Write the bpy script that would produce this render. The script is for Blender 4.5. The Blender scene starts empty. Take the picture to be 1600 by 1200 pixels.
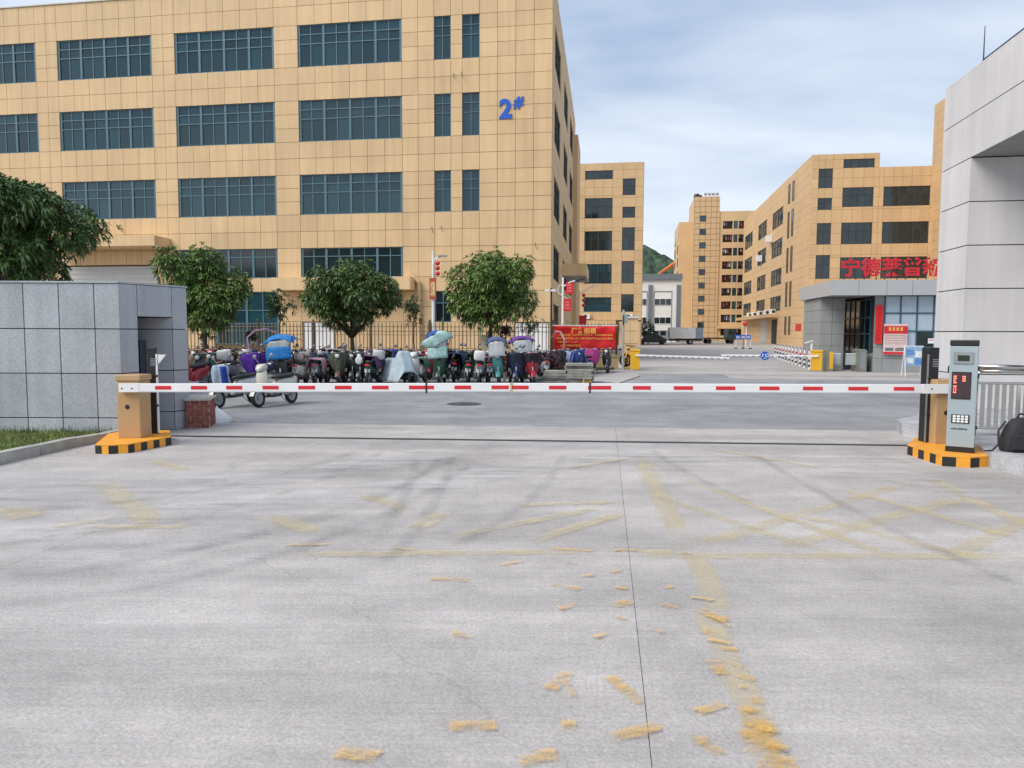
import bpy, bmesh, math, random
from mathutils import Vector, Matrix, noise as mnoise
random.seed(7)
PI = math.pi
S = bpy.context.scene
COL = S.collection
# ------------------------------------------------------------------ camera
FPX, CH = 1150.0, 1.75
PITCH, ROLL = math.atan(82/1150.0), 0.004
fwd = Vector((0, math.cos(PITCH), -math.sin(PITCH)))
r0 = Vector((1, 0, 0)); u0 = r0.cross(fwd)
CR = math.cos(ROLL)*r0 + math.sin(ROLL)*u0
CU = -math.sin(ROLL)*r0 + math.cos(ROLL)*u0
cam = bpy.data.cameras.new('camera'); co = bpy.data.objects.new('camera', cam); COL.objects.link(co)
mw = Matrix((CR, CU, -fwd)).transposed().to_4x4(); mw.translation = (0, 0, CH)
co.matrix_world = mw
cam.sensor_width = 36; cam.lens = 36*FPX/1600; cam.clip_end = 4000; cam.clip_start = .05
S.camera = co
# ------------------------------------------------------------------ world, sun, exposure
SUN_EL, SUN_AZ = math.radians(46), math.radians(240)      # azimuth clockwise from +Y
W = bpy.data.worlds.new('World'); S.world = W; W.use_nodes = True
nt = W.node_tree; nt.nodes.clear()
def N(t, typ, **k):
    n = t.nodes.new(typ)
    for a, b in k.items(): setattr(n, a, b)
    return n
out = N(nt, 'ShaderNodeOutputWorld'); bg = N(nt, 'ShaderNodeBackground')
sky = N(nt, 'ShaderNodeTexSky', sky_type='NISHITA', sun_disc=False)
sky.sun_elevation = SUN_EL; sky.sun_rotation = SUN_AZ; sky.air_density = 1.2; sky.dust_density = 2.0
tc = N(nt, 'ShaderNodeTexCoord'); sep = N(nt, 'ShaderNodeSeparateXYZ')
nt.links.new(tc.outputs['Generated'], sep.inputs[0])
mz = N(nt, 'ShaderNodeMath', operation='ADD'); mz.inputs[1].default_value = .22
nt.links.new(sep.outputs['Z'], mz.inputs[0])
mx_ = N(nt, 'ShaderNodeMath', operation='MAXIMUM'); mx_.inputs[1].default_value = .05
nt.links.new(mz.outputs[0], mx_.inputs[0])
dx = N(nt, 'ShaderNodeMath', operation='DIVIDE'); dy = N(nt, 'ShaderNodeMath', operation='DIVIDE')
nt.links.new(sep.outputs['X'], dx.inputs[0]); nt.links.new(mx_.outputs[0], dx.inputs[1])
nt.links.new(sep.outputs['Y'], dy.inputs[0]); nt.links.new(mx_.outputs[0], dy.inputs[1])
cmb = N(nt, 'ShaderNodeCombineXYZ')
nt.links.new(dx.outputs[0], cmb.inputs[0]); nt.links.new(dy.outputs[0], cmb.inputs[1])
mp = N(nt, 'ShaderNodeMapping'); mp.inputs['Scale'].default_value = (.55, 1.25, 1); mp.inputs['Rotation'].default_value = (0, 0, .18)
nt.links.new(cmb.outputs[0], mp.inputs[0])
nz = N(nt, 'ShaderNodeTexNoise'); nz.inputs['Scale'].default_value = 1.5; nz.inputs['Detail'].default_value = 6; nz.inputs['Roughness'].default_value = .5
nz.inputs['Distortion'].default_value = .25
nt.links.new(mp.outputs[0], nz.inputs['Vector'])
rp = N(nt, 'ShaderNodeValToRGB')
rp.color_ramp.elements[0].position = .40; rp.color_ramp.elements[0].color = (2.25, 3.05, 4.3, 1)
rp.color_ramp.elements[1].position = .63; rp.color_ramp.elements[1].color = (4.7, 5.2, 6.0, 1)
nt.links.new(nz.outputs['Fac'], rp.inputs[0])
# overcast: the cloud deck brightens towards the horizon all the way round
hz = N(nt, 'ShaderNodeMapRange'); hz.inputs[1].default_value = 0; hz.inputs[2].default_value = .36; hz.inputs[3].default_value = 1; hz.inputs[4].default_value = 0
nt.links.new(sep.outputs['Z'], hz.inputs[0])
m1 = N(nt, 'ShaderNodeMixRGB'); m1.inputs[2].default_value = (6.0, 6.35, 6.9, 1)
nt.links.new(hz.outputs[0], m1.inputs[0]); nt.links.new(rp.outputs[0], m1.inputs[1])
m2 = N(nt, 'ShaderNodeMixRGB'); m2.inputs[0].default_value = .88
nt.links.new(sky.outputs[0], m2.inputs[1]); nt.links.new(m1.outputs[0], m2.inputs[2])
nt.links.new(m2.outputs[0], bg.inputs[0]); bg.inputs[1].default_value = .078
nt.links.new(bg.outputs[0], out.inputs[0])
sl = bpy.data.lights.new('sun', 'SUN'); sl.energy = 1.5; sl.angle = math.radians(40); sl.color = (1, .95, .87)
so = bpy.data.objects.new('sun', sl); COL.objects.link(so)
sd = Vector((math.sin(SUN_AZ)*math.cos(SUN_EL), math.cos(SUN_AZ)*math.cos(SUN_EL), math.sin(SUN_EL)))
so.rotation_euler = sd.to_track_quat('Z', 'Y').to_euler()
S.view_settings.view_transform = 'Standard'; S.view_settings.look = 'None'
S.view_settings.exposure = 1.12; S.view_settings.gamma = 1
# ------------------------------------------------------------------ layout helpers (survey of the site from the photograph)
TH = math.atan(184/1150.0)                        # the estate is turned 9 degrees from the camera's heading
EX = Vector((math.cos(TH), -math.sin(TH), 0)); EY = Vector((math.sin(TH), math.cos(TH), 0))
CAMP = Vector((0, 0, CH))
def ray(x, y): return fwd*FPX + CR*(x-800) - CU*(y-600)
def G(x, y, z=0):
    d = ray(x, y); return CAMP + d*((z-CH)/d.z)
def A(x, y, Y):
    d = ray(x, y); return CAMP + d*(Y/d.y)
def A0(x, Y, z=0):
    p = A(x, 518, Y); p.z = z; return p
# ------------------------------------------------------------------ materials
MATS = {}
def M(name, col, rough=.75, var=.10, scale=2.0, bump=0.0, bscale=40, metal=0, spec=.5, rand=0.0, stretch=None, streak=0, emit=0, trans=0, alpha=1, speck=0, island=0):
    if name in MATS: return MATS[name]
    m = bpy.data.materials.new(name); m.use_nodes = True; t = m.node_tree
    b = t.nodes['Principled BSDF']
    b.inputs['Roughness'].default_value = rough; b.inputs['Metallic'].default_value = metal
    b.inputs['Specular IOR Level'].default_value = spec
    b.inputs['Base Color'].default_value = (*col, 1)
    cur = None
    co_ = N(t, 'ShaderNodeTexCoord'); geo = N(t, 'ShaderNodeNewGeometry')
    def mul(fac_out, lo, hi, fmin=.3, fmax=.7):
        nonlocal cur
        r = N(t, 'ShaderNodeMapRange'); r.inputs[1].default_value = fmin; r.inputs[2].default_value = fmax
        r.inputs[3].default_value = lo; r.inputs[4].default_value = hi
        t.links.new(fac_out, r.inputs[0])
        mm = N(t, 'ShaderNodeMixRGB', blend_type='MULTIPLY'); mm.inputs[0].default_value = 1
        if cur is None: mm.inputs[1].default_value = (*col, 1)
        else: t.links.new(cur, mm.inputs[1])
        t.links.new(r.outputs[0], mm.inputs[2]); cur = mm.outputs[0]
    def nz_(sc, det=5, st=None):
        n = N(t, 'ShaderNodeTexNoise'); n.inputs['Scale'].default_value = sc; n.inputs['Detail'].default_value = det
        if st:
            q = N(t, 'ShaderNodeMapping'); q.inputs['Scale'].default_value = st
            t.links.new(geo.outputs['Position'], q.inputs[0]); t.links.new(q.outputs[0], n.inputs['Vector'])
        else: t.links.new(geo.outputs['Position'], n.inputs['Vector'])
        return n
    if var: mul(nz_(scale, 6, stretch).outputs['Fac'], 1-var, 1+var)
    if streak: mul(nz_(1.0, 4, (3.5, 3.5, .22)).outputs['Fac'], 1-streak, 1+streak*.4, .35, .65)
    if speck: mul(nz_(55, 2).outputs['Fac'], 1-speck, 1+speck, .35, .65)
    if rand:
        oi = N(t, 'ShaderNodeObjectInfo'); mul(oi.outputs['Random'], 1-rand, 1+rand, 0, 1)
    if island: mul(geo.outputs['Random Per Island'], 1-island, 1+island, 0, 1)
    if cur: t.links.new(cur, b.inputs['Base Color'])
    if bump:
        n = nz_(bscale, 4); bp = N(t, 'ShaderNodeBump'); bp.inputs['Strength'].default_value = bump; bp.inputs['Distance'].default_value = .02
        t.links.new(n.outputs['Fac'], bp.inputs['Height']); t.links.new(bp.outputs[0], b.inputs['Normal'])
    if emit:
        b.inputs['Emission Color'].default_value = (*col, 1); b.inputs['Emission Strength'].default_value = emit
    if trans:
        b.inputs['Transmission Weight'].default_value = trans; b.inputs['IOR'].default_value = 1.15
    b.inputs['Alpha'].default_value = alpha
    MATS[name] = m; return m
def ground_detail(m, rot, dark=.25, crack=True):
    """broom grooves, stains, oil spots and hairline cracks on a paved surface"""
    t = m.node_tree; b = t.nodes['Principled BSDF']; geo = N(t, 'ShaderNodeNewGeometry'); src = b.inputs['Base Color'].links[0].from_socket
    def layer(node_out, f0, f1, lo, hi):
        nonlocal src
        q = N(t, 'ShaderNodeMapRange'); q.inputs[1].default_value = f0; q.inputs[2].default_value = f1; q.inputs[3].default_value = lo; q.inputs[4].default_value = hi; q.clamp = True
        t.links.new(node_out, q.inputs[0]); mm = N(t, 'ShaderNodeMixRGB', blend_type='MULTIPLY'); mm.inputs[0].default_value = 1; t.links.new(src, mm.inputs[1]); t.links.new(q.outputs[0], mm.inputs[2]); src = mm.outputs[0]
    def nse(sc, st, det=6, ro=.6, rz=0.0, dist=0):
        q = N(t, 'ShaderNodeMapping', vector_type='POINT'); q.inputs['Scale'].default_value = st; q.inputs['Rotation'].default_value = (0, 0, rz); n = N(t, 'ShaderNodeTexNoise'); n.inputs['Scale'].default_value = sc; n.inputs['Detail'].default_value = det; n.inputs['Roughness'].default_value = ro; n.inputs['Distortion'].default_value = dist
        t.links.new(geo.outputs['Position'], q.inputs[0]); t.links.new(q.outputs[0], n.inputs['Vector']); return n.outputs['Fac']
    layer(nse(1, (1.5, 34, 1), 3, .5, rot), .3, .7, .94, 1.05)          # broom grooves
    layer(nse(.8, (1, 1, 1), 9, .72), .35, .65, 1-dark, 1.10)            # blotches
    layer(nse(.9, (.35, 3.2, 1), 6, .6, rot+.3, .6), .38, .66, .93, 1.06)   # drag marks
    layer(nse(3.2, (1, 1, 1), 3, .5), .69, .77, 1.0, .72)               # oil spots
    layer(nse(26, (1, 1, 1), 6, .8), .3, .7, .84, 1.14)                 # aggregate
    if crack:
        n2 = N(t, 'ShaderNodeTexNoise'); n2.inputs['Scale'].default_value = 1.5; n2.inputs['Detail'].default_value = 6
        ad = N(t, 'ShaderNodeVectorMath', operation='MULTIPLY_ADD'); ad.inputs[1].default_value = (.7, .7, .7)
        t.links.new(geo.outputs['Position'], n2.inputs['Vector']); t.links.new(n2.outputs['Color'], ad.inputs[0]); t.links.new(geo.outputs['Position'], ad.inputs[2])
        v = N(t, 'ShaderNodeTexVoronoi', feature='DISTANCE_TO_EDGE'); v.inputs['Scale'].default_value = .23; t.links.new(ad.outputs[0], v.inputs['Vector'])
        layer(v.outputs['Distance'], .0, .003, .86, 1.0)
    t.links.new(src, b.inputs['Base Color'])
def alpha_mask(m, scale, lo, hi, amax, stretch=None, rot=0, grit=(.36, .62, .3)):
    """worn paint / rubber: coverage broken up by noise"""
    t = m.node_tree; b = t.nodes['Principled BSDF']; geo = N(t, 'ShaderNodeNewGeometry')
    q = N(t, 'ShaderNodeMapping'); q.inputs['Scale'].default_value = stretch or (1, 1, 1); q.inputs['Rotation'].default_value = (0, 0, rot)
    n = N(t, 'ShaderNodeTexNoise'); n.inputs['Scale'].default_value = scale; n.inputs['Detail'].default_value = 8; n.inputs['Roughness'].default_value = .68
    r = N(t, 'ShaderNodeMapRange'); r.inputs[1].default_value = lo; r.inputs[2].default_value = hi; r.inputs[3].default_value = 0; r.inputs[4].default_value = amax
    t.links.new(geo.outputs['Position'], q.inputs[0]); t.links.new(q.outputs[0], n.inputs['Vector'])
    cv = N(t, 'ShaderNodeAttribute', attribute_name='cover'); ma = N(t, 'ShaderNodeMath', operation='MULTIPLY_ADD'); ma.inputs[1].default_value = .34; t.links.new(cv.outputs['Fac'], ma.inputs[0])
    sb = N(t, 'ShaderNodeMath', operation='SUBTRACT'); sb.inputs[1].default_value = .34; t.links.new(n.outputs['Fac'], sb.inputs[0]); t.links.new(sb.outputs[0], ma.inputs[2]); t.links.new(ma.outputs[0], r.inputs[0])
    g = N(t, 'ShaderNodeTexNoise'); g.inputs['Scale'].default_value = 75; g.inputs['Detail'].default_value = 5; g.inputs['Roughness'].default_value = .75; t.links.new(geo.outputs['Position'], g.inputs['Vector'])
    k = N(t, 'ShaderNodeMapRange'); k.inputs[1].default_value = grit[0]; k.inputs[2].default_value = grit[1]; k.inputs[3].default_value = grit[2]; k.inputs[4].default_value = 1; t.links.new(g.outputs['Fac'], k.inputs[0])
    x = N(t, 'ShaderNodeMath', operation='MULTIPLY'); t.links.new(r.outputs[0], x.inputs[0]); t.links.new(k.outputs[0], x.inputs[1])
    t.links.new(x.outputs[0], b.inputs['Alpha']); return m
tile = M('tan_panel', (.70, .485, .26), .62, .07, .35, rand=.065, streak=.08, bump=.05, bscale=90)
tile_far = M('tan_panel_far', (.64, .425, .22), .65, .06, .3, rand=.05, streak=.04)
joint = M('dark_joint', (.2, .125, .06), .9)
glass = M('teal_glass', (.010, .045, .06), .05, .0, spec=.7, rand=.35)
glass_dark = M('dark_glass', (.012, .022, .026), .06, .0, spec=.8, rand=.4)
frame = M('teal_frame', (.085, .165, .2), .45, .05)
dframe = M('dark_frame', (.03, .045, .05), .5)
granite = M('grey_granite', (.40, .42, .45), .75, .09, 1.2, rand=.08, streak=.12, speck=.14, bump=.1, bscale=160)
pgranite = M('pale_panel', (.64, .62, .62), .7, .06, .9, rand=.03, streak=.06, bump=.05)
gdark = M('joint_black', (.03, .03, .035), .9)
white = M('white_paint', (.8, .8, .8), .45, .04)
redp = M('red_paint', (.62, .02, .03), .5, .05)
black = M('black_plastic', (.015, .015, .017), .45, .05)
rubber = M('rubber', (.02, .02, .02), .85)
chrome = M('stainless', (.55, .54, .52), .28, .06, metal=1)
steel = M('grey_steel', (.32, .34, .36), .5, .06, metal=.6)
tan = M('tan_cabinet', (.47, .30, .145), .5, .04, bump=.04, bscale=120)
kerby = M('kerb_yellow', (.80, .34, .03), .6, .08, 6)
kerbk = M('kerb_black', (.02, .02, .02), .6, .1)
concrete = M('concrete', (.45, .418, .398), .85, .16, .55, bump=.25, bscale=60, speck=.10, rand=.03, stretch=(.5, 1.6, 1))
concrete2 = M('yard_concrete', (.42, .39, .368), .85, .14, .3, bump=.15, speck=.06, stretch=(.3, 1.2, 1))
asphalt = M('grey_road', (.285, .283, .29), .85, .16, .5, bump=.25, bscale=70, speck=.08, stretch=(.25, 1.4, 1))
kerbm = M('kerb_stone', (.36, .35, .32), .85, .22, 5, rand=.1, bump=.3)
ground_detail(concrete, .06, .22); ground_detail(asphalt, .1, .25, False); ground_detail(concrete2, .15, .2, False)
leafm = M('mango_leaf', (.125, .20, .045), .42, .35, 1.6, island=.55, spec=.45)
leaf_dark = M('dark_leaf', (.095, .16, .045), .42, .35, 1.6, island=.5, spec=.45)
leaf_red = M('red_leaf', (.085, .03, .03), .6, .4, 4, island=.6)
leaf_small = M('bush_leaf', (.055, .11, .035), .5, .35, 3, island=.5)
bark = M('bark', (.11, .085, .065), .9, .3, 6, bump=.5, bscale=30)
grassm = M('grass', (.15, .19, .05), .8, .35, 2.2, island=.5)
soil = M('soil', (.085, .07, .05), .95, .3, 3, bump=.5)
yellow = M('signal_yellow', (.78, .42, .02), .45, .05)
gold = M('gold_print', (.85, .60, .12), .6)
blue = M('blue_enamel', (.01, .10, .55), .5)
# ------------------------------------------------------------------ mesh helpers
class MB:
    def __init__(s): s.v = []; s.f = []; s.mi = []; s.cur = 0
    def add(s, vs, fs):
        o = len(s.v); s.v += [tuple(v) for v in vs]; s.f += [tuple(i+o for i in f) for f in fs]; s.mi += [s.cur]*len(fs); return s
    def box(s, x0, x1, y0, y1, z0, z1, mat=None):
        vs = [(x, y, z) for z in (z0, z1) for y in (y0, y1) for x in (x0, x1)]
        if mat is not None: vs = [mat @ Vector(v) for v in vs]
        return s.add(vs, [(0, 2, 3, 1), (4, 5, 7, 6), (0, 1, 5, 4), (2, 6, 7, 3), (0, 4, 6, 2), (1, 3, 7, 5)])
    def cyl(s, p0, p1, a, b=None, n=10, cap=True):
        p0 = Vector(p0); p1 = Vector(p1); b = a if b is None else b
        d = (p1-p0).normalized(); u = d.orthogonal().normalized(); w = d.cross(u)
        vs = [p + r*(math.cos(2*PI*i/n)*u + math.sin(2*PI*i/n)*w) for p, r in ((p0, a), (p1, b)) for i in range(n)]
        fs = [(i, (i+1) % n, n+(i+1) % n, n+i) for i in range(n)]
        if cap: fs += [tuple(range(n-1, -1, -1)), tuple(range(n, 2*n))]
        return s.add(vs, fs)
    def tube(s, pts, r, n=7):
        for i in range(len(pts)-1):
            ra = r[i] if isinstance(r, (list, tuple)) else r; rb = r[i+1] if isinstance(r, (list, tuple)) else r
            s.cyl(pts[i], pts[i+1], ra, rb, n)
        return s
    def prism(s, poly, y0, y1, axis='y', sh=None):
        n = len(poly)
        def P(a, b, t): return {'y': (a, t, b), 'z': (a, b, t), 'x': (t, a, b)}[axis]
        vs = [P(a, b, y0) for a, b in poly] + [P(a, b, y1) for a, b in poly]
        return s.add(vs, [tuple(range(n)), tuple(range(2*n-1, n-1, -1))] + [(i, n+i, n+(i+1) % n, (i+1) % n) for i in range(n)])
    def lathe(s, prof, c, axis=(0, 0, 1), n=14):
        ax = Vector(axis).normalized(); u = ax.orthogonal().normalized(); w = ax.cross(u); c = Vector(c); k = len(prof)
        vs = [c + ax*h + r*(math.cos(2*PI*i/n)*u + math.sin(2*PI*i/n)*w) for i in range(n) for r, h in prof]
        return s.add(vs, [(i*k+j, ((i+1) % n)*k+j, ((i+1) % n)*k+j+1, i*k+j+1) for i in range(n) for j in range(k-1)])
    def ball(s, c, rx, ry=None, rz=None, n=10, m=6):
        ry = ry or rx; rz = rz or rx; o = Vector(c)
        vs = [(o.x+rx*math.sin(PI*j/m)*math.cos(2*PI*i/n), o.y+ry*math.sin(PI*j/m)*math.sin(2*PI*i/n), o.z+rz*math.cos(PI*j/m)) for j in range(m+1) for i in range(n)]
        return s.add(vs, [(j*n+i, (j+1)*n+i, (j+1)*n+(i+1) % n, j*n+(i+1) % n) for j in range(m) for i in range(n)])
    def mesh(s, name, mats=None, smooth=False):
        me = bpy.data.meshes.new(name); me.from_pydata(s.v, [], s.f)
        for m in (mats if isinstance(mats, (list, tuple)) else [mats]): me.materials.append(m)
        if len(me.materials) > 1: me.polygons.foreach_set('material_index', s.mi)
        if smooth: me.polygons.foreach_set('use_smooth', [True]*len(me.polygons))
        bm = bmesh.new(); bm.from_mesh(me); bmesh.ops.recalc_face_normals(bm, faces=bm.faces); bm.to_mesh(me); bm.free()
        me.update(); return me
    def build(s, name, m, parent=None, smooth=False, bevel=0):
        o = ob(name, s.mesh(name, m, smooth), parent)
        if bevel:
            b = o.modifiers.new('bevel', 'BEVEL'); b.width = bevel; b.segments = 2; b.limit_method = 'ANGLE'
        return o
def ob(name, data, parent=None):
    o = bpy.data.objects.new(name, data); COL.objects.link(o)
    if parent: o.parent = parent
    return o
def tag(o, label=None, cat=None, group=None, kind=None):
    for k, v in (('label', label), ('category', cat), ('group', group), ('kind', kind)):
        if v: o[k] = v
    return o
def thing(name, label, cat, loc=(0, 0, 0), rz=0, group=None):
    o = ob(name, None); o.location = loc; o.rotation_euler = (0, 0, rz); o.empty_display_size = .2
    return tag(o, label, cat, group)
def bevelled_cube(name, m, w=.012):
    me = MB().box(-.5, .5, -.5, .5, -.5, .5).mesh(name, m); return me
UNIT = {}
def piece(name, parent, m, x0, x1, y0, y1, z0, z1, rot=(0, 0, 0)):
    """box-shaped piece: a shared unit cube scaled to size"""
    if m.name not in UNIT: UNIT[m.name] = bevelled_cube('block_'+m.name, m)
    o = ob(name, UNIT[m.name], parent); o.location = ((x0+x1)/2, (y0+y1)/2, (z0+z1)/2); o.scale = (x1-x0, y1-y0, z1-z0); o.rotation_euler = rot
    return o
def text(name, body, size, m, parent, loc, rot=(PI/2, 0, 0), extrude=.01, sx=1, bold=0, shear=0):
    cu = bpy.data.curves.new(name, 'FONT'); cu.body = body; cu.size = size; cu.extrude = extrude; cu.align_x = 'CENTER'; cu.offset = bold; cu.shear = shear
    t = bpy.data.objects.new(name, cu); COL.objects.link(t)
    me = bpy.data.meshes.new_from_object(t.evaluated_get(bpy.context.evaluated_depsgraph_get())); me.name = name
    bpy.data.objects.remove(t); me.materials.clear(); me.materials.append(m)
    o = ob(name, me, parent); o.location = loc; o.rotation_euler = rot; o.scale = (sx, 1, 1); return o
def cells(a, b, step):
    n = max(1, round((b-a)/step)); return [a+(b-a)*i/n for i in range(n)]
def edges(bounds, step):
    r = []
    for a, b in zip(bounds, bounds[1:]): r += cells(a, b, step)
    return r+[bounds[-1]]
def clad(parent, xs, zs, holes, m, T=.14, gap=.022, limit=300, face='front', off=0.0, name='panel', far=None, skip=None):
    """cladding panels over a face: each panel a part; those past the limit joined into one part"""
    L = []
    for x0, x1 in zip(xs, xs[1:]):
        for z0, z1 in zip(zs, zs[1:]):
            cx, cz = (x0+x1)/2, (z0+z1)/2
            if any(h[0] < cx < h[1] and h[2] < cz < h[3] for h in holes): continue
            if skip and skip(cx, cz): continue
            L.append((x0, x1, z0, z1))
    if far: L.sort(key=far)
    mb = MB()
    for i, (x0, x1, z0, z1) in enumerate(L):
        g = gap/2; t = T + random.uniform(-.003, .003)
        if face == 'front': B = (x0+g, x1-g, off-t, off, z0+g, z1-g)
        elif face == 'left': B = (off-t, off, x0+g, x1-g, z0+g, z1-g)
        else: B = (off, off+t, x0+g, x1-g, z0+g, z1-g)
        if i < limit: piece(name, parent, m, *B)
        else: mb.box(*B)
    if mb.v: o = mb.build('panels', m, parent); o['kind'] = 'stuff'
def window(parent, x0, x1, z0, z1, cols, rows, face='front', off=0.0, g=None, fm=None, bay=0, fr=.05, depth=.07, panes=True, name='window'):
    """a window: frame mesh as the part, each pane a sub-part. rows = fractions from the bottom"""
    g = g or glass; fm = fm or frame
    def B(a, b, d0, d1, c, d):
        if face == 'front': return (a, b, off-d1, off-d0, c, d)
        if face == 'left': return (off-d1, off-d0, a, b, c, d)
        return (off+d0, off+d1, a, b, c, d)
    mb = MB(); w = (x1-x0)/cols; zr = [z0]
    for r in rows: zr.append(zr[-1]+(z1-z0)*r)
    zr[-1] = z1
    mb.box(*B(x0, x1, .004, depth, z1-fr, z1)); mb.box(*B(x0, x1, .004, depth, z0, z0+fr))
    for i in range(cols+1):
        th = fr*1.4 if bay and i % bay == 0 else fr*.55
        c = min(max(x0+i*w, x0+th), x1-th); mb.box(*B(c-th, c+th, .006, depth-.004+(.02 if th > fr else 0), z0+fr, z1-fr))
    for z in zr[1:-1]: mb.box(*B(x0+fr, x1-fr, .008, depth+.008, z-fr*.55, z+fr*.55))
    wo = mb.build(name, fm, parent)
    if panes:
        for i in range(cols):
            for a, b in zip(zr, zr[1:]):
                p = piece('pane', wo, g, *B(x0+i*w+.01, x0+(i+1)*w-.01, .015, .03, a+.01, b-.01))
                e = .0045
                p.rotation_euler = (random.uniform(-e, e), 0, random.uniform(-e, e))
    else: piece('pane', wo, g, *B(x0+.02, x1-.02, .015, .03, z0+.02, z1-.02))
    return wo
def struct(name, mb, m, parent=None, smooth=False):
    o = mb.build(name, m, parent, smooth); o['kind'] = 'structure'; return o

# ================================================================== GROUND
struct('ground', MB().box(-1500, 1500, -1500, 2500, -.4, -.05), M('earth', (.22, .21, .19), .95, .2, .05))
O = Vector((.97, 6.02, 0)); e1 = Vector((math.cos(.06), -math.sin(.06), 0)); e2 = Vector((.125, .992, 0))
def quad(mb, a, b, c, d, z0, z1):
    P = [a, b, c, d]; mb.add([(p.x, p.y, z0) for p in P]+[(p.x, p.y, z1) for p in P], [(3, 2, 1, 0), (4, 5, 6, 7), (0, 1, 5, 4), (1, 2, 6, 5), (2, 3, 7, 6), (3, 0, 4, 7)])
def slab(name, parent, m, i0, i1, j0, j1, g=.0018, z1=0.0):
    mb = MB(); c = [O+e1*i+e2*j for i, j in ((i0+g, j0+g), (i1-g, j0+g), (i1-g, j1-g), (i0+g, j1-g))]
    quad(mb, *c, -.049, z1); return mb.build(name, m, parent)
apron = struct('concrete_apron', MB().box(-40, 40, -25, 11, -.0505, -.0503), M('joint_filler', (.24, .22, .205), .95))
JY = [-16.0, -10.5, -5.0, 0, 5.62]
for i in range(-5, 5):
    for a, b in zip(JY, JY[1:]): slab('concrete_slab', apron, concrete, i*4.6, (i+1)*4.6, a, b)
strip = struct('gate_threshold', MB().box(-16, 16, 11, 13.2, -.0499, -.0497), concrete)
for i in range(-4, 4): slab('concrete_slab', strip, concrete, i*4.6, (i+1)*4.6, 5.70, 7.45)
mb = MB(); c = [O+e1*i+e2*j for i, j in ((-30, 5.61), (26, 5.61), (26, 5.71), (-30, 5.71))]; quad(mb, *c, -.048, .012)
struct('gate_track', mb, M('track_steel', (.05, .05, .052), .6, .1))
mb = MB(); a = O+e1*-60+e2*7.45; b = O+e1*60+e2*7.45; quad(mb, a, b, b+e2*18, a+e2*18, -.049, -.004); struct('road', mb, asphalt)
yo = O+e2*25.46
mb = MB(); a = yo-EX*60; b = yo+EX*90; quad(mb, a, b, b+EY*260, a+EY*260, -.049, .0); struct('yard', mb, concrete2)
mb = MB(); a = O+e2*25.15-EX*.2+EX*4.3; b = a+EX*26; quad(mb, a-EY*.02, b-EY*.02, b+EY*.06, a+EY*.06, .0, .004); struct('far_gate_track', mb, M('track_steel', (.05, .05, .052)))
# pale concrete strip in front of the far gate
mb = MB(); a = O+e2*22.9+EX*4.6; b = a+EX*30; quad(mb, a, b, b+EY*2.6, a+EY*2.6, -.003, .0015); struct('far_gate_threshold', mb, concrete2)
# worn paint and rubber on the apron
pale = alpha_mask(M('faded_paint', (.66, .56, .36), .85), 3.0, .27, .58, .72)
warm = alpha_mask(M('worn_yellow_paint', (.72, .45, .15), .85), 6.5, .37, .60, .9, (.9, 1.6, 1), .15, (.36, .60, .22))
tyre = alpha_mask(M('tyre_rubber', (.12, .12, .13), .85), 2.2, .34, .75, .30, (1, 1, 1), 0, (.3, .7, .5))
dust = alpha_mask(M('pale_dust', (.62, .61, .62), .95), 1.3, .42, .70, .55, (.35, 2.2, 1), .25)
ZK = [0]
def stroke(name, pts, w, m, z, bend=None):
    """a band laid on the ground along points given in metres"""
    ZK[0] += 1; z = .003+ZK[0]*.00022; Q = [Vector((p[0], p[1], 0)) for p in pts]
    P = []
    for a, b in zip(Q, Q[1:]): P += [a.lerp(b, k/6) for k in range(6)]
    P.append(Q[-1]); L = len(P)-1; vs = []; cov = []; fs = []
    for i, p in enumerate(P):
        d = (P[min(i+1, L)]-P[max(i-1, 0)]).normalized(); n = Vector((-d.y, d.x, 0))*w/2
        for q in (-1, -.45, .45, 1): vs.append((p.x+n.x*q, p.y+n.y*q, z)); cov.append(0.0 if abs(q) == 1 or i in (0, L) else 1.0)
    for i in range(L): fs += [(4*i+q, 4*i+q+1, 4*i+q+5, 4*i+q+4) for q in range(3)]
    mb = MB(); mb.add(vs, fs); o = mb.build(name, m, apron); at = o.data.attributes.new('cover', 'FLOAT', 'POINT'); at.data.foreach_set('value', cov); return o
def g2(x, y): p = G(x, y); return (p.x, p.y)
for a, b, w in [((1000, 712), (1075, 862), .30), ((1085, 862), (1130, 965), .26), ((1100, 950), (1230, 1230), .22), ((990, 862), (1060, 862), .14), ((1065, 858), (1430, 752), .26), ((1180, 865), (1525, 772), .28), ((1440, 742), (1620, 830), .26),
                ((1060, 745), (1430, 885), .2), ((1010, 770), (1300, 868), .2), ((1230, 800), (1560, 880), .22), ((1300, 760), (1620, 850), .2), ((1480, 868), (1640, 800), .25), ((960, 868), (1640, 870), .24),
                ((420, 868), (960, 862), .2), ((235, 720), (290, 735), .28), ((155, 750), (255, 830), .34), ((10, 792), (50, 812), .42), ((75, 828), (190, 806), .22), ((120, 824), (300, 824), .2), ((415, 805), (500, 835), .3), ((640, 830), (700, 800), .3),
                ((700, 840), (960, 790), .22), ((870, 735), (990, 715), .2), ((560, 770), (640, 800), .25), ((800, 790), (975, 785), .2), ((820, 850), (980, 800), .22), ((1100, 700), (1300, 735), .2)]:
    stroke('faded_line', [g2(*a), g2(*b)], w, pale, .004)
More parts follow.
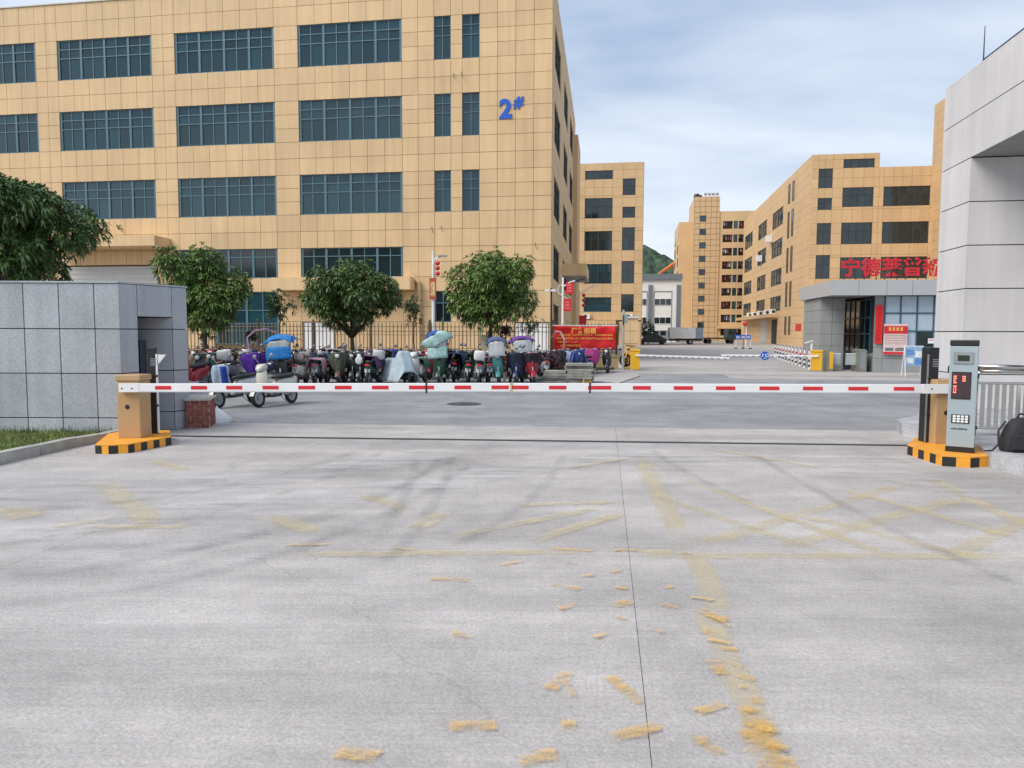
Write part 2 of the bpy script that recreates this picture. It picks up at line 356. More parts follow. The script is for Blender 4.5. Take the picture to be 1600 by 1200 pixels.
for a, b, w in [((848, 857), (935, 863), .09), ((955, 861), (1000, 861), .10), ((660, 905), (740, 908), .10), ((855, 912), (912, 924), .11), ((950, 898), (985, 886), .08), ((948, 950), (990, 940), .12), ((960, 918), (985, 924), .07),
                ((1030, 945), (1062, 954), .09), ((1040, 922), (1052, 917), .08), ((1085, 950), (1140, 975), .15), ((1095, 985), (1120, 996), .13), ((1120, 1015), (1158, 1018), .08), ((1108, 1030), (1135, 1060), .12), ((1150, 1056), (1185, 1066), .10),
                ((1168, 1095), (1200, 1100), .13), ((1180, 1120), (1200, 1200), .22), ((1165, 1090), (1215, 1230), .16), ((948, 1055), (1012, 1110), .10), ((1080, 1118), (1140, 1100), .09), ((1085, 1148), (1132, 1190), .10), ((872, 1136), (904, 1138), .12),
                ((850, 1085), (895, 1050), .12), ((690, 1140), (790, 1135), .14), ((940, 1160), (1040, 1135), .12), ((800, 1195), (880, 1180), .12), ((440, 853), (520, 853), .08), ((600, 858), (660, 862), .08), ((775, 885), (825, 878), .07),
                ((520, 1175), (600, 1190), .14), ((1060, 865), (1085, 868), .1), ((1215, 1180), (1245, 1240), .16), ((870, 955), (905, 945), .08), ((700, 990), (745, 1000), .08), ((1100, 1000), (1150, 1012), .07), ((1130, 1038), (1165, 1046), .06), ((1150, 1075), (1190, 1086), .07), ((1160, 1110), (1215, 1128), .07), ((1175, 1140), (1225, 1150), .07), ((1190, 1165), (1240, 1178), .07), ((1075, 935), (1120, 942), .06), ((1110, 965), (1145, 985), .05), ((880, 1060), (900, 1100), .05), ((925, 1000), (960, 990), .05), ((960, 965), (980, 972), .05), ((1005, 985), (1040, 992), .05), ((880, 880), (905, 884), .05), ((900, 905), (930, 900), .05)]:
    stroke('yellow_dash', [g2(*a), g2(*b)], w*1.15, warm, .008)
def arc(pts, n=14):
    # smooth path through three ground points
    (x0, y0), (x1, y1), (x2, y2) = pts; r = []
    for i in range(n+1):
        t = i/n; r.append(((1-t)**2*x0+2*t*(1-t)*x1+t*t*x2, (1-t)**2*y0+2*t*(1-t)*y1+t*t*y2))
    return r
for p, w in [(((0, 905), (420, 880), (700, 720)), .22), (((0, 945), (480, 930), (735, 725)), .22), (((180, 870), (560, 850), (690, 715)), .16), (((560, 880), (640, 790), (650, 715)), .2), (((600, 880), (690, 800), (705, 715)), .2),
             (((0, 800), (330, 790), (560, 705)), .2), (((0, 850), (380, 830), (600, 705)), .18), (((1180, 790), (1060, 740), (1020, 705)), .18), (((700, 860), (850, 790), (880, 712)), .18), (((60, 860), (300, 850), (420, 835)), .3),
             (((260, 760), (480, 740), (720, 716)), .2), (((1600, 920), (1350, 820), (1180, 712)), .2)]:
    stroke('tyre_mark', arc([g2(*q) for q in p]), w, tyre, .012)
for p, w in [(((0, 770), (400, 770), (700, 705)), 1.5), (((300, 800), (700, 760), (1000, 705)), 1.2), (((900, 720), (1200, 715), (1420, 720)), .9), (((0, 840), (200, 830), (420, 760)), .9), (((1300, 730), (1500, 760), (1640, 800)), 1.2)]:
    stroke('dust_patch', arc([g2(*q) for q in p]), w, dust, .016)
# manhole cover on the road
p = G(725, 631); mo = thing('manhole_cover', 'round dark iron manhole cover set in the grey road', 'manhole', p)
MB().lathe([(.0, .004), (.36, .004), (.37, .001), (.42, .001), (.42, -.01)], (0, 0, 0), n=24).build('rim', M('iron', (.07, .07, .075), .6, .2, 8), mo)
MB().lathe([(.0, .009), (.10, .009), (.10, .005), (.16, .005), (.16, .009), (.24, .009), (.24, .005), (.31, .005), (.31, .009), (.35, .009)], (0, 0, 0), n=24).build('lid', M('iron', (.07, .07, .075)), mo)

# ================================================================== HILLS
def hill(name, cx, cy, rx, ry, peaks, n=70, m=40):
    mb = MB(); vs = []
    for j in range(m+1):
        for i in range(n+1):
            u = -1+2*i/n; v = -1+2*j/m; x = cx+u*rx; y = cy+v*ry; h = 0
            for (px, py, ph, pr) in peaks: h = max(h, ph*math.exp(-((x-px)**2+(y-py)**2*1.6)/pr**2))
            h *= .8+.35*mnoise.noise(Vector((x*.012, y*.012, 3)))+.10*mnoise.noise(Vector((x*.05, y*.05, 9)))
            vs.append((x, y, h*1.05-4*(max(abs(u), abs(v)))**6))
    mb.add(vs, [(j*(n+1)+i, j*(n+1)+i+1, (j+1)*(n+1)+i+1, (j+1)*(n+1)+i) for j in range(m) for i in range(n)])
    return struct(name, mb, forest, smooth=True)
forest = M('forest', (.05, .085, .05), .95, .45, .09, bump=0)
t = forest.node_tree; gg = N(t, 'ShaderNodeNewGeometry'); vo = N(t, 'ShaderNodeTexVoronoi'); vo.inputs['Scale'].default_value = .13
bp = N(t, 'ShaderNodeBump'); bp.inputs['Strength'].default_value = 1; bp.inputs['Distance'].default_value = 6; bp.invert = True
t.links.new(gg.outputs['Position'], vo.inputs['Vector']); t.links.new(vo.outputs['Distance'], bp.inputs['Height']); t.links.new(bp.outputs[0], t.nodes['Principled BSDF'].inputs['Normal'])
h1 = hill('wooded_hill', 130, 720, 700, 260, [(104, 720, 112, 95), (205, 730, 106, 90), (-250, 740, 70, 200), (420, 760, 75, 160), (40, 720, 95, 110)], 130, 50)
h2 = hill('far_hill', -190, -320, 260, 140, [(-190, -270, 66, 60), (-90, -300, 30, 90), (-300, -300, 40, 80), (60, -330, 22, 100)], 70, 36)

# ================================================================== BUILDING NUMBER TWO (left)
RZ = -TH
def turn(before, phi):
    """swing the parts made since `before` about the building's corner (the side wall is not quite square)"""
    for o in [o for o in bpy.data.objects if o not in before and o.parent and o.parent.type == 'EMPTY']:
        R = Matrix.Rotation(phi, 4, 'Z'); o.location = R @ o.location; o.rotation_euler.z += phi
b2 = thing('factory_building', 'large tan panelled factory building with blue 2# on its near corner', 'building', A0(860.5, 42), RZ)
PHI = math.radians(1.9); far_x = -math.sin(PHI)*30
MB().prism([(-39, .0), (-.14, .0), (far_x-.14, 30), (-39, 30)], 0, 21.5, 'z').build('wall_core', joint, b2)
rows2 = [(17.1, 19.48), (12.83, 15.2), (8.6, 10.92)]
bigw = [(-38.6, -32.2), (-30.7, -24.3), (-22.8, -16.43), (-14.95, -8.65)]; smw = [(-6.75, -5.78), (-5.12, -4.12)]
xs = edges([-38.6, -32.2, -30.7, -24.3, -22.8, -16.43, -14.95, -8.65, -6.75, -5.78, -5.12, -4.12, 0.0], 1.0)
zs = edges([0, 2.29, 4.07, 4.9, 6.64, 8.6, 10.92, 12.83, 15.2, 17.1, 19.48, 21.65], .9)
holes = [(a, b, c, d) for a, b in bigw+smw for c, d in rows2]
g4 = [(-22.8, -16.43), (-14.95, -8.65)]
holes += [(a, b, 4.9, 6.64) for a, b in g4] + [(-6.75, -5.78, 2.29, 4.07), (-5.12, -4.12, 2.29, 4.07), (-20.6, -16.43, 0, 4.07), (-31, -24.3, 0, 5.77), (-14.95, -12.9, 0, 2.29), (-2.1, -.1, 0, 2.29)]
clad(b2, xs, zs, holes, tile, far=lambda c: -((c[0]+c[1])/2)*1.0 + (0 if (c[3]-c[2])*(c[1]-c[0]) > .55 else 8) + (14 if c[3] < 4 else 0))
for a, b in bigw:
    for c, d in rows2: window(b2, a, b, c, d, 8, (.55, .225, .225), bay=2)
for a, b in smw:
    for c, d in rows2: window(b2, a, b, c, d, 2, (.55, .225, .225), fr=.04)
    window(b2, a, b, 2.29, 4.07, 2, (.62, .38), fr=.05, g=glass_dark)
for a, b in g4: window(b2, a, b, 4.9, 6.64, 8, (.72, .28), bay=2, g=glass_dark)
window(b2, -20.6, -16.43, .9, 4.07, 4, (.4, .25, .35), bay=2)
piece('coping', b2, M('roof_edge', (.6, .58, .53), .7), -39, .02, -.2, .25, 21.65, 21.72)
# canopies, shutter, pipe, doors
MB().box(-31, -23.4, -1.7, -.15, 6.75, 7.34).build('canopy', tile, b2)
MB().box(-16.3, -7.9, -1.25, -.15, 4.12, 4.84).build('canopy', tile, b2)
sh = MB()
for k in range(38): sh.box(-30.9, -24.4, -.06-.025*(k % 2), -.01, .02+k*.149, .02+(k+1)*.149)
sh.build('roller_shutter', M('shutter', (.50, .49, .46), .5, .05), b2)
MB().tube([(-8.2, -.3, 5.05), (-7.65, -.3, 4.55), (-7.65, -.3, .2)], .11, 8).build('drain_pipe', tile, b2)
piece('white_door', b2, white, -14.9, -12.95, -.05, -.01, .05, 2.25); piece('white_door', b2, white, -2.05, -.15, -.05, -.01, .05, 2.25)
two = text('numeral', '2', 1.42, blue, b2, (-2.62, -.16, 13.72), extrude=.03, bold=.055); hs = text('number_sign', '#', .85, blue, b2, (-1.92, -.16, 14.28), extrude=.03, bold=.03, shear=.15)
for x, z in [(-5.6, 16.3), (-5.15, 16.35), (-6.9, 7.75), (-6.35, 7.8), (-.9, 6.75)]:
    MB().tube([(x, -.14, z), (x+.02, -.3, z-.12), (x+.1, -.28, z-.38)], .014, 5).build('cable_stub', black, b2)
before = set(bpy.data.objects)
sw = [(1.8, 7.2), (11.3, 16.5), (20, 25.5)]
xs = edges([.0, 1.8, 7.2, 11.3, 16.5, 20, 25.5, 30], 1.05); zs2 = edges([0, 4.9, 6.9, 8.6, 10.92, 12.83, 15.2, 17.1, 19.48, 21.65], .9)
sh_ = [(a, b, c, d) for a, b in sw for c, d in rows2+[(4.9, 6.9)]]+[(1.8, 7.2, .9, 3.4)]
zs2 = edges([0, .9, 3.4, 4.9, 6.9, 8.6, 10.92, 12.83, 15.2, 17.1, 19.48, 21.65], .9)
clad(b2, xs, zs2, sh_, tile, face='right', limit=0, off=-.14)
for a, b in sw:
    for c, d in rows2+[(4.9, 6.9)]: window(b2, a, b, c, d, 4, (.6, .4), face='right', off=-.14, bay=2, g=glass_dark, fm=dframe)
window(b2, 1.8, 7.2, .9, 3.4, 4, (.6, .4), face='right', off=-.14, g=glass_dark, fm=dframe)
MB().box(0, 1.7, 11, 18, 5.75, 6.6).build('side_canopy', [tile, M('soffit', (.42, .42, .40), .7)][0], b2)
MB().box(.05, 1.65, 11.05, 17.95, 5.70, 5.748).build('soffit', M('soffit', (.42, .42, .40), .7), b2)
MB().box(-1.5, .4, 26.5, 33, 0, 19.6).build('stair_block', tile_far, b2)
turn(before, PHI)
# ================================================================== BUILDING BEHIND (second row, centre)
b3 = thing('office_building', 'narrow tan panelled building with green-tinted windows beyond the red banner', 'building', A0(1002, 97), RZ)
MB().box(-16, -.1, 0, 13, 0, 21.4).build('wall_core', joint, b3); MB().box(-8.2, -.1, .01, 12, 21.4, 23.55).build('stair_head', joint, b3)
lw = [(21.62, 22.74), (16.84, 19.2), (12.53, 14.93), (8.27, 10.65), (4.42, 6.3)]; rw = [(19.5, 21.85), (16.6, 18.0), (12.4, 15.35), (8.1, 11.0), (4.4, 6.68)]
holes = [(-7.57, -3.97, a, b) for a, b in lw]+[(-2.67, -1.05, a, b) for a, b in rw]
zb = sorted({3.3, 23.7} | {z for r in lw+rw for z in r})
zz = [zb[0]]
for z in zb[1:]:
    if z-zz[-1] > .28: zz.append(z)
holes = [(h[0], h[1], min(zz, key=lambda q: abs(q-h[2]))-.01, min(zz, key=lambda q: abs(q-h[3]))+.01) for h in holes]
clad(b3, edges([-16, -8.3, -7.57, -3.97, -2.67, -1.05, 0], 1.1), edges(zz, 1.15), holes, tile_far, limit=170, far=lambda c: -c[1], skip=lambda x, z: x < -8.3 and z > 21.5)
for h in holes[:5]: window(b3, h[0], h[1], h[2], h[3], 4, (.6, .4) if h[3]-h[2] > 1.5 else (1,), g=glass_dark if h[2] > 12 else glass, fm=dframe, bay=2)
for h in holes[5:]: window(b3, h[0], h[1], h[2], h[3], 2, (.6, .4), g=glass_dark, fm=dframe)
clad(b3, edges([0, 13], 1.2), edges([0, 23.7], 1.15), [], tile_far, face='right', off=-.1, limit=0, skip=lambda x, z: x > 12 and z > 21.4)
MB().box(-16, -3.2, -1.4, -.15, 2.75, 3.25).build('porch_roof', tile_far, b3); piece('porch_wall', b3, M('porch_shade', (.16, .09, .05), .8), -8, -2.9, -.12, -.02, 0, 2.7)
for k in range(13): piece('baluster', b3, M('cream', (.72, .62, .42), .7), -8.4+k*.42, -8.24+k*.42, -1.5, -1.4, 2.3, 2.75)
for x in (-2.4, -.55): piece('porch_column', b3, tile_far, x-.5, x+.45, -.9, -.15, 0, 3.1)
for x in (-7.6, -2.0):
    ac = MB().box(x-.05, x+.85, -.75, -.2, 3.45, 4.1).build('air_conditioner', white, b3); MB().lathe([(0, .0), (.24, 0), (.26, -.02)], (x+.3, -.757, 3.78), (0, -1, 0)).build('fan_grille', dframe, ac)
MB().box(.0, 1.1, 6, 14, 2.6, 3.0).build('side_canopy', M('grey_canopy', (.3, .3, .29), .7), b3)
# ================================================================== BUILDING ON THE RIGHT
b5 = thing('factory_building', 'long tan panelled building behind the gatehouse, dark windows on its receding side', 'building', A0(1268, 92)-EX*.55, RZ)
MB().box(.1, 7.7, .0, 55, 0, 23.4).build('wall_core', joint, b5); MB().box(7.7, 14, .01, 30, 0, 21.4).build('wing_core', joint, b5)
X5 = .55
cl = [(19.6, 21.85), (16.8, 18.24), (12.6, 15.4), (8.4, 11.3)]; cm = [(21.78, 22.84), (17.1, 19.43), (12.87, 15.2), (8.5, 11.0)]; cr = [(17.1, 19.43), (12.87, 15.2), (8.6, 11.0)]
holes = [(.2+X5, 1.85+X5, a, b) for a, b in cl]+[(3.05+X5, 6.6+X5, a, b) for a, b in cm]+[(7.75+X5, 13.0+X5, a, b) for a, b in cr]
zb = sorted({0, 4.2, 23.5} | {z for r in cl+cm for z in r}); zz = [zb[0]]
for z in zb[1:]:
    if z-zz[-1] > .3: zz.append(z)
near = lambda q: min(zz, key=lambda w: abs(w-q))
holes = [(h[0], h[1], near(h[2])-.01, near(h[3])+.01) for h in holes]
clad(b5, edges([0, .2+X5, 1.85+X5, 3.05+X5, 6.6+X5, 7.2+X5, 7.75+X5, 13+X5, 14], 1.1), edges(zz, 1.1), holes, tile_far, limit=300, far=lambda c: (0 if c[2] > 3.5 else 5), skip=lambda x, z: x > 7.75 and z > 21.5)
for h in holes[:4]: window(b5, h[0], h[1], h[2], h[3], 2, (.6, .4), g=glass_dark, fm=dframe)
for h in holes[4:8]: window(b5, h[0], h[1], h[2], h[3], 4, (.6, .4) if h[3]-h[2] > 1.5 else (1,), g=glass_dark, fm=dframe, bay=2)
for h in holes[8:]: window(b5, h[0], h[1], h[2], h[3], 6, (.6, .4), g=glass_dark, fm=dframe, bay=2)
sr = [(17.6, 20.2), (13.2, 15.7), (8.9, 11.3)]; sc_ = [(16.8, 25), (29.7, 38), (44, 53)]; sn = [(9.6, 10.6), (12.2, 13.2)]
nr = [(19.8, 22.4), (15.0, 18.6), (10.2, 13.6), (5.4, 8.8)]
holes = [(a, b, c, d) for a, b in sc_ for c, d in sr+[(5.0, 7.2)]]
zq = edges([0, 5.0, 7.2, 8.9, 11.3, 13.2, 15.7, 17.6, 20.2, 23.5], 1.1)
clad(b5, edges([0, 9.6, 10.6, 12.2, 13.2, 16.8, 25, 29.7, 38, 44, 53, 55], 1.4), zq, holes, tile_far, face='left', off=.1, limit=0)
for h in holes: window(b5, h[0], h[1], h[2], h[3], 4, (.62, .38), face='left', off=.1, g=glass, fm=dframe, bay=1, panes=False, fr=.12)
for a, b in sn:
    for c, d in nr+[(1.5, 4.0)]: window(b5, a, b, c, d, 1, (1,), face='left', off=-.06, g=glass_dark, fm=dframe, fr=.05, panes=False)
MB().box(-1.8, .0, 18, 50, 4.0, 4.5).build('side_canopy', tile_far, b5)
for k, y in enumerate((20, 25, 31, 37, 42)):
    ac = MB().box(-.85, -.1, y, y+1, 4.55, 5.3).build('air_conditioner', white, b5); MB().lathe([(0, 0), (.26, 0), (.28, -.02)], (-.4, y-.006, 4.92), (0, -1, 0)).build('fan_grille', dframe, ac)
for y in (24.5, 33): ac = MB().box(-.9, -.1, y, y+1.1, 15.9-(y > 30)*2.2, 16.9-(y > 30)*2.2).build('air_conditioner', white, b5)
piece('side_shutter', b5, M('shutter', (.50, .49, .46)), -.07, -.05, 27, 33, .05, 3.7); piece('side_doorway', b5, M('door_dark', (.03, .03, .03), .7), -.08, -.05, 19, 23, .05, 3.7)
piece('red_notice', b5, redp, -.09, -.05, 3, 6.2, 2.0, 2.9)
MB().box(-.3, 1.9+X5, -1.6, -.15, 4.25, 4.75).build('door_canopy', tile_far, b5)
d5 = piece('door', b5, M('maroon_door', (.10, .015, .02), .5), .95, 2.5, -.22, -.15, .0, 2.5)
MB().box(14, 24, -14, .5, 0, 28.9).build('tall_wing', joint, b5)
clad(b5, edges([-14, .5], 1.3), edges([0, 29], 1.15), [], tile_far, face='left', off=14, limit=0); clad(b5, edges([13.9, 24], 1.2), edges([0, 29], 1.15), [], tile_far, off=-14, limit=0)
# ================================================================== DORMITORY
b4 = thing('dormitory_block', 'tall tan dormitory block with laundry-filled balconies and a stair tower', 'building', A0(1125, 150), RZ)
MB().box(-5.6, -.6, 0, 14, 0, 29).build('stair_tower', tile_far, b4); MB().box(-8.3, -5.62, 4, 20, 0, 24.6).build('side_wing', tile_far, b4); MB().box(-5.6, -.6, 14, 46, 0, 24.5).build('rear_wing', tile_far, b4)
MB().box(-.6, 22, 1.6, 18, 0, 26).build('back_wall', M('balcony_back', (.17, .12, .09), .8), b4)  # balcony interior shade and dark doors are mixed into this wall colour
tl = MB()
for k in range(26): tl.box(-5.62, -.58, -.03, .0, .6+k*1.1, .64+k*1.1)
for k in range(5): tl.box(-5.6+k*1.1, -5.56+k*1.1, -.03, 0, 0, 29)
tl.build('joint_lines', joint, b4)
fr_ = MB()
fr_.box(-.6, .1, 0.2, 1.7, 0, 26.05); fr_.box(5.3, 6.0, .2, 1.7, 0, 26.05); fr_.box(11, 11.7, .2, 1.7, 0, 26.05); fr_.box(2.02, 2.2, .22, 1.7, 3, 24.1); fr_.box(3.0, 3.2, .22, 1.7, 3, 24.1)
for k in range(10):
    z0 = 24.1-k*2.68
    fr_.box(.1, 5.3, .2, 1.7, z0, z0+1.13 if k else 26.05); fr_.box(6.0, 11, .2, 1.7, z0, z0+1.13 if k else 26.05)
fr_.build('balcony_frame', tile_far, b4)
lau = [M('laundry_'+n, c, .9) for n, c in (('white', (.7, .7, .72)), ('blue', (.12, .2, .4)), ('red', (.4, .06, .08)), ('grey', (.25, .25, .27)), ('dark', (.04, .04, .05)))]
for k in range(9):
    z0 = 24.1-k*2.68
    w_ = window(b4, -4.5, -3.25, z0, z0+1.15, 2, (1,), g=glass if k < 4 else glass_dark, fm=dframe)
    piece('stair_window', b4, glass, 2.25, 2.95, .3, .4, z0-2.2+.0, z0)
    for x0, x1 in ((.15, 2.0), (3.22, 5.25)):
        bal = MB().box(x0, x1, .5, .56, z0-1.55, z0-1.5); bal.box(x0, x1, .5, .56, z0-.12, z0-.08); bal.build('balcony_rail', dframe, b4)
        lo = MB(); x = x0+.1
        while x < x1-.25:
            lo.cur = random.choice((0, 0, 1, 2, 3, 3, 4, 4, 4)); wd = random.uniform(.14, .3); lo.box(x, x+wd, .62, .66, z0-.15-random.uniform(.5, 1.0), z0-.15); x += wd+random.uniform(.03, .35)
        lo.build('laundry', lau, b4)
for k in range(8): piece('slit_window', b4, glass_dark, -8.36, -8.28, 6, 8, 2.2+k*2.68, 4.0+k*2.68)
for k in range(8): piece('slit_window', b4, glass_dark, -8.36, -8.28, 15, 17.5, 2.2+k*2.68, 4.0+k*2.68)
MB().box(-.6, 12, -.6, .2, 2.5, 3.0).build('porch_roof', tile_far, b4); piece('doorway', b4, M('door_dark', (.03, .03, .03)), 5.4, 8, .1, .18, 0, 2.5)
wt = MB(); wt.lathe([(0, 1.0), (.5, .9), (.62, .45), (.62, 0)], (-5.0, 2, 29)); wt.lathe([(0, .9), (.45, .8), (.5, 0)], (-4.3, 3, 29)); wt.build('water_tank', black, b4)
so_ = MB()
for k in range(4): so_.cyl((-3.6+k*.75, 1.2, 29.7), (-3.0+k*.75, 1.2, 29.7), .25, .25, 8); so_.cyl((-3.3+k*.75, 1.2, 29.0), (-3.3+k*.75, 1.2, 29.7), .05)
so_.build('solar_heater', chrome, b4)
# ================================================================== WHITE BUILDING
bw = thing('white_building', 'low white building with grey bands at the back of the yard below the hill', 'building', A0(1061, 128), RZ)
MB().box(-12, .3, 0, 10, 0, 11.6).build('wall', M('white_wall', (.82, .80, .76), .8, .05), bw)
bg_ = M('grey_band', (.17, .19, .21), .7, .05)
MB().box(-12.1, .4, -.4, .0, 10.8, 11.8).build('eaves_band', bg_, bw)
for x in (-5.0, -.2): piece('pilaster', bw, bg_, x-.35, x+.35, -.25, -.002, 0, 9.9)
for x0, x1 in ((-7.6, -5.6), (-4.3, -1.4)):
    fo = MB(); fo.box(x0-.1, x1+.1, -.06, -.002, 8.7, 8.85); fo.box(x0-.1, x0, -.06, -.002, 0, 8.7); fo.box(x1, x1+.1, -.06, -.002, 0, 8.7); fo.build('bay_trim', bg_, bw)
    for z in (6.4, 3.2, .9): window(bw, x0, x1, z, z+1.15, 3, (1,), g=glass_dark, fm=white, off=-.003)
# ================================================================== CRANE
cr_ = thing('construction_crane', 'orange lattice crane boom in front of the wooded hill', 'crane', A0(1057, 190), 0)
om = M('crane_orange', (.62, .16, .03), .5)
MB().box(-.5, .5, -.5, .5, 0, 21).build('mast', om, cr_)
bo = MB(); a = Vector((0, 0, 20.5)); b = Vector((-6.3, 0, 15.6)); bo.cyl(a, b, .12); bo.cyl(a+Vector((0, 0, -1.2)), b, .12)
for k in range(9):
    t0 = k/9; t1 = (k+.5)/9; bo.cyl(a.lerp(b, t0), (a+Vector((0, 0, -1.2))).lerp(b, t1), .07, n=5); bo.cyl((a+Vector((0, 0, -1.2))).lerp(b, t1), a.lerp(b, (k+1)/9), .07, n=5)
bo.cyl(a+Vector((0, 0, -.5)), b, .3, .2); bo.build('boom', om, cr_)
MB().box(-.8, .9, -.7, .7, 19.4, 21.2).build('cab', om, cr_)

# ================================================================== GATE PORTAL (right)
gp = thing('gate_portal', 'tall pale grey panelled gate portal with an overhanging beam at the right edge', 'gate portal', A0(1460.5, 17), RZ)
MB().box(.03, 3.4, -1.42, -.03, 0, 7.1).build('pillar_core', gdark, gp)
MB().box(.03, 7, -14, -1.39, 5.45, 7.1).build('beam_core', gdark, gp)
for k in range(8):
    z0, z1 = .9*k, .9*(k+1)-.022
    piece('stone_panel', gp, pgranite, 0, .028, -1.45, 0, z0, z1)
    if k < 6:
        for j in range(3): piece('stone_panel', gp, pgranite, .03+j*1.15, .03+(j+1)*1.15-(.0 if j < 2 else .1), -1.448, -1.418, z0, z1)
    else:
        piece('stone_panel', gp, pgranite, 0, .028, -14, -1.452, z0, z1)
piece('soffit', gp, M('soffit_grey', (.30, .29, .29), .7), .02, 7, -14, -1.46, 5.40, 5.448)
piece('coping', gp, pgranite, 0, 7, -14, 0, 7.18, 7.22)
rl = MB(); rl.tube([(.35, -.9, 7.2), (.35, -1.0, 7.5), (.35, -13, 7.5)], .028, 6)
for k in range(12): rl.cyl((.35, -1.5-k, 7.2), (.35, -1.5-k, 7.5), .02, n=6)
rl.build('roof_rail', M('dark_rail', (.04, .05, .07), .5), gp)
MB().cyl((.4, -.85, 7.2), (.4, -.85, 8.25), .018, .008, 6).build('lightning_rod', M('dark_rail', (.04, .05, .07)), gp)
# ================================================================== LEFT GATE WALL
gw = thing('gate_wall', 'grey granite panelled gate wall with a slot opening in its end', 'wall', (-6.33, 11.9, 0))
Lb = Vector((.52, 1.3, 0)); LL = Lb.length; la = math.atan2(1.3, .52)
MB().prism([(-6, .03), (-.02, .03), (.04, .22), (.12, .33), (-.8, .6), (-.8, .95), (.3, .97), (.49, 1.29), (-6, 1.5)], 0, 2.47, 'z').build('wall_core', gdark, gw)
MB().prism([(-.78, .58), (.12, .33), (.38, .98), (-.78, .97)], 1.98, 2.46, 'z').build('lintel_core', gdark, gw)
zr = [0, .322, 1.046, 1.766, 2.5]
for a in range(10):
    x1 = -.4-.57*(a-1) if a else 0; x0 = -.4-.57*a
    for z0, z1 in zip(zr, zr[1:]): piece('granite_panel', gw, granite, x0+.009, x1-.009 if a else x1, 0, .03, z0+.008, z1-.008)
Rm = (0, 0, la)
def sidep(t0, t1, z0, z1):
    c = Lb*((t0+t1)/2); n = Vector((-Lb.y, Lb.x, 0)).normalized()*.014
    o = piece('granite_panel', gw, granite, 0, LL*(t1-t0)-.014, 0, .028, z0+.008, z1-.008); o.location = (c.x+n.x, c.y+n.y, (z0+z1)/2); o.rotation_euler = Rm
for t0, t1 in ((0.0, .25), (.76, 1.0)):
    for z0, z1 in zip(zr, zr[1:]): sidep(t0, t1, z0, z1)
sidep(.25, .76, 1.97, 2.5)
for z0, z1 in zip([0, .322, 1.046, 1.766], [.322, 1.046, 1.766, 1.97]):     # reveal of the slot
    o = piece('granite_panel', gw, granite, -.5, .39, .955, .975, z0+.008, z1-.008)
MB().box(-6, .5, 0, 1.5, 2.5, 2.53).build('coping', granite, gw) if 0 else MB().prism([(-6.02, -.015), (.0, -.015), (.535, 1.31), (-6.02, 1.5)], 2.502, 2.53, 'z').build('coping', granite, gw)
gh = thing('gate_drive_unit', 'dark slim gate drive cabinet standing inside the slot of the granite wall', 'cabinet', (-6.33+.08, 11.9+.62, 0), .1)
MB().box(-.26, -.02, -.14, .14, 0, 1.58).build('cabinet', M('navy_box', (.02, .025, .045), .4), gh); MB().box(-.40, -.262, -.13, .1, 0, 1.62).build('side_panel', M('grey_box', (.32, .33, .35), .5), gh)
MB().box(-.2, -.08, -.15, -.142, 1.25, 1.4).build('plate', steel, gh)
# brick planter wall
bk = thing('brick_wall', 'low red brick wall stub topped with mortar beside the granite wall', 'wall', (-5.80, 13.02, 0), math.radians(14))
MB().box(.01, .52, .012, .9, 0, .50).build('mortar', M('mortar', (.42, .38, .33), .9, .2, 8), bk)
bm_ = M('red_brick', (.25, .075, .055), .85, .2, 8, rand=.25, bump=.4)
for r in range(7):
    x = -.0 if r % 2 else -.1
    while x < .52:
        a, b = max(x, 0), min(x+.2, .53)
        if b-a > .03: piece('brick', bk, bm_, a+.005, b-.005, 0+random.uniform(-.003, .003), .09, .008+r*.07, .072+r*.07)
        x += .21
    y = .1
    while y < .85: piece('brick', bk, bm_, .44, .53+random.uniform(-.003, .003), y+.005, min(y+.2, .9)-.005, .008+r*.07, .072+r*.07); y += .21
MB().box(-.02, .55, -.02, .92, .50, .535).build('cap', M('mortar_cap', (.5, .46, .40), .9, .2, 6), bk)
bk.scale = (.74, .8, 1.0)
sk = MB(); n = 9
for j in range(5):
    for i in range(n): 
        a = 2*PI*i/n; r = (.24, .22, .15, .08, .02)[j]*(1+.25*math.sin(3*a+j)); sk.v.append((r*math.cos(a)*1.2, r*math.sin(a), j*.075+.02*math.sin(2*a)))
for j in range(4):
    for i in range(n): sk.f.append((j*n+i, j*n+(i+1) % n, (j+1)*n+(i+1) % n, (j+1)*n+i)); sk.mi.append(0)
p = G(337, 659); o = sk.build('plastic_sack', M('white_sack', (.7, .7, .7), .6, .1), smooth=True); o.location = p; tag(o, 'crumpled white plastic sack leaning at the end of the brick wall', 'sack')
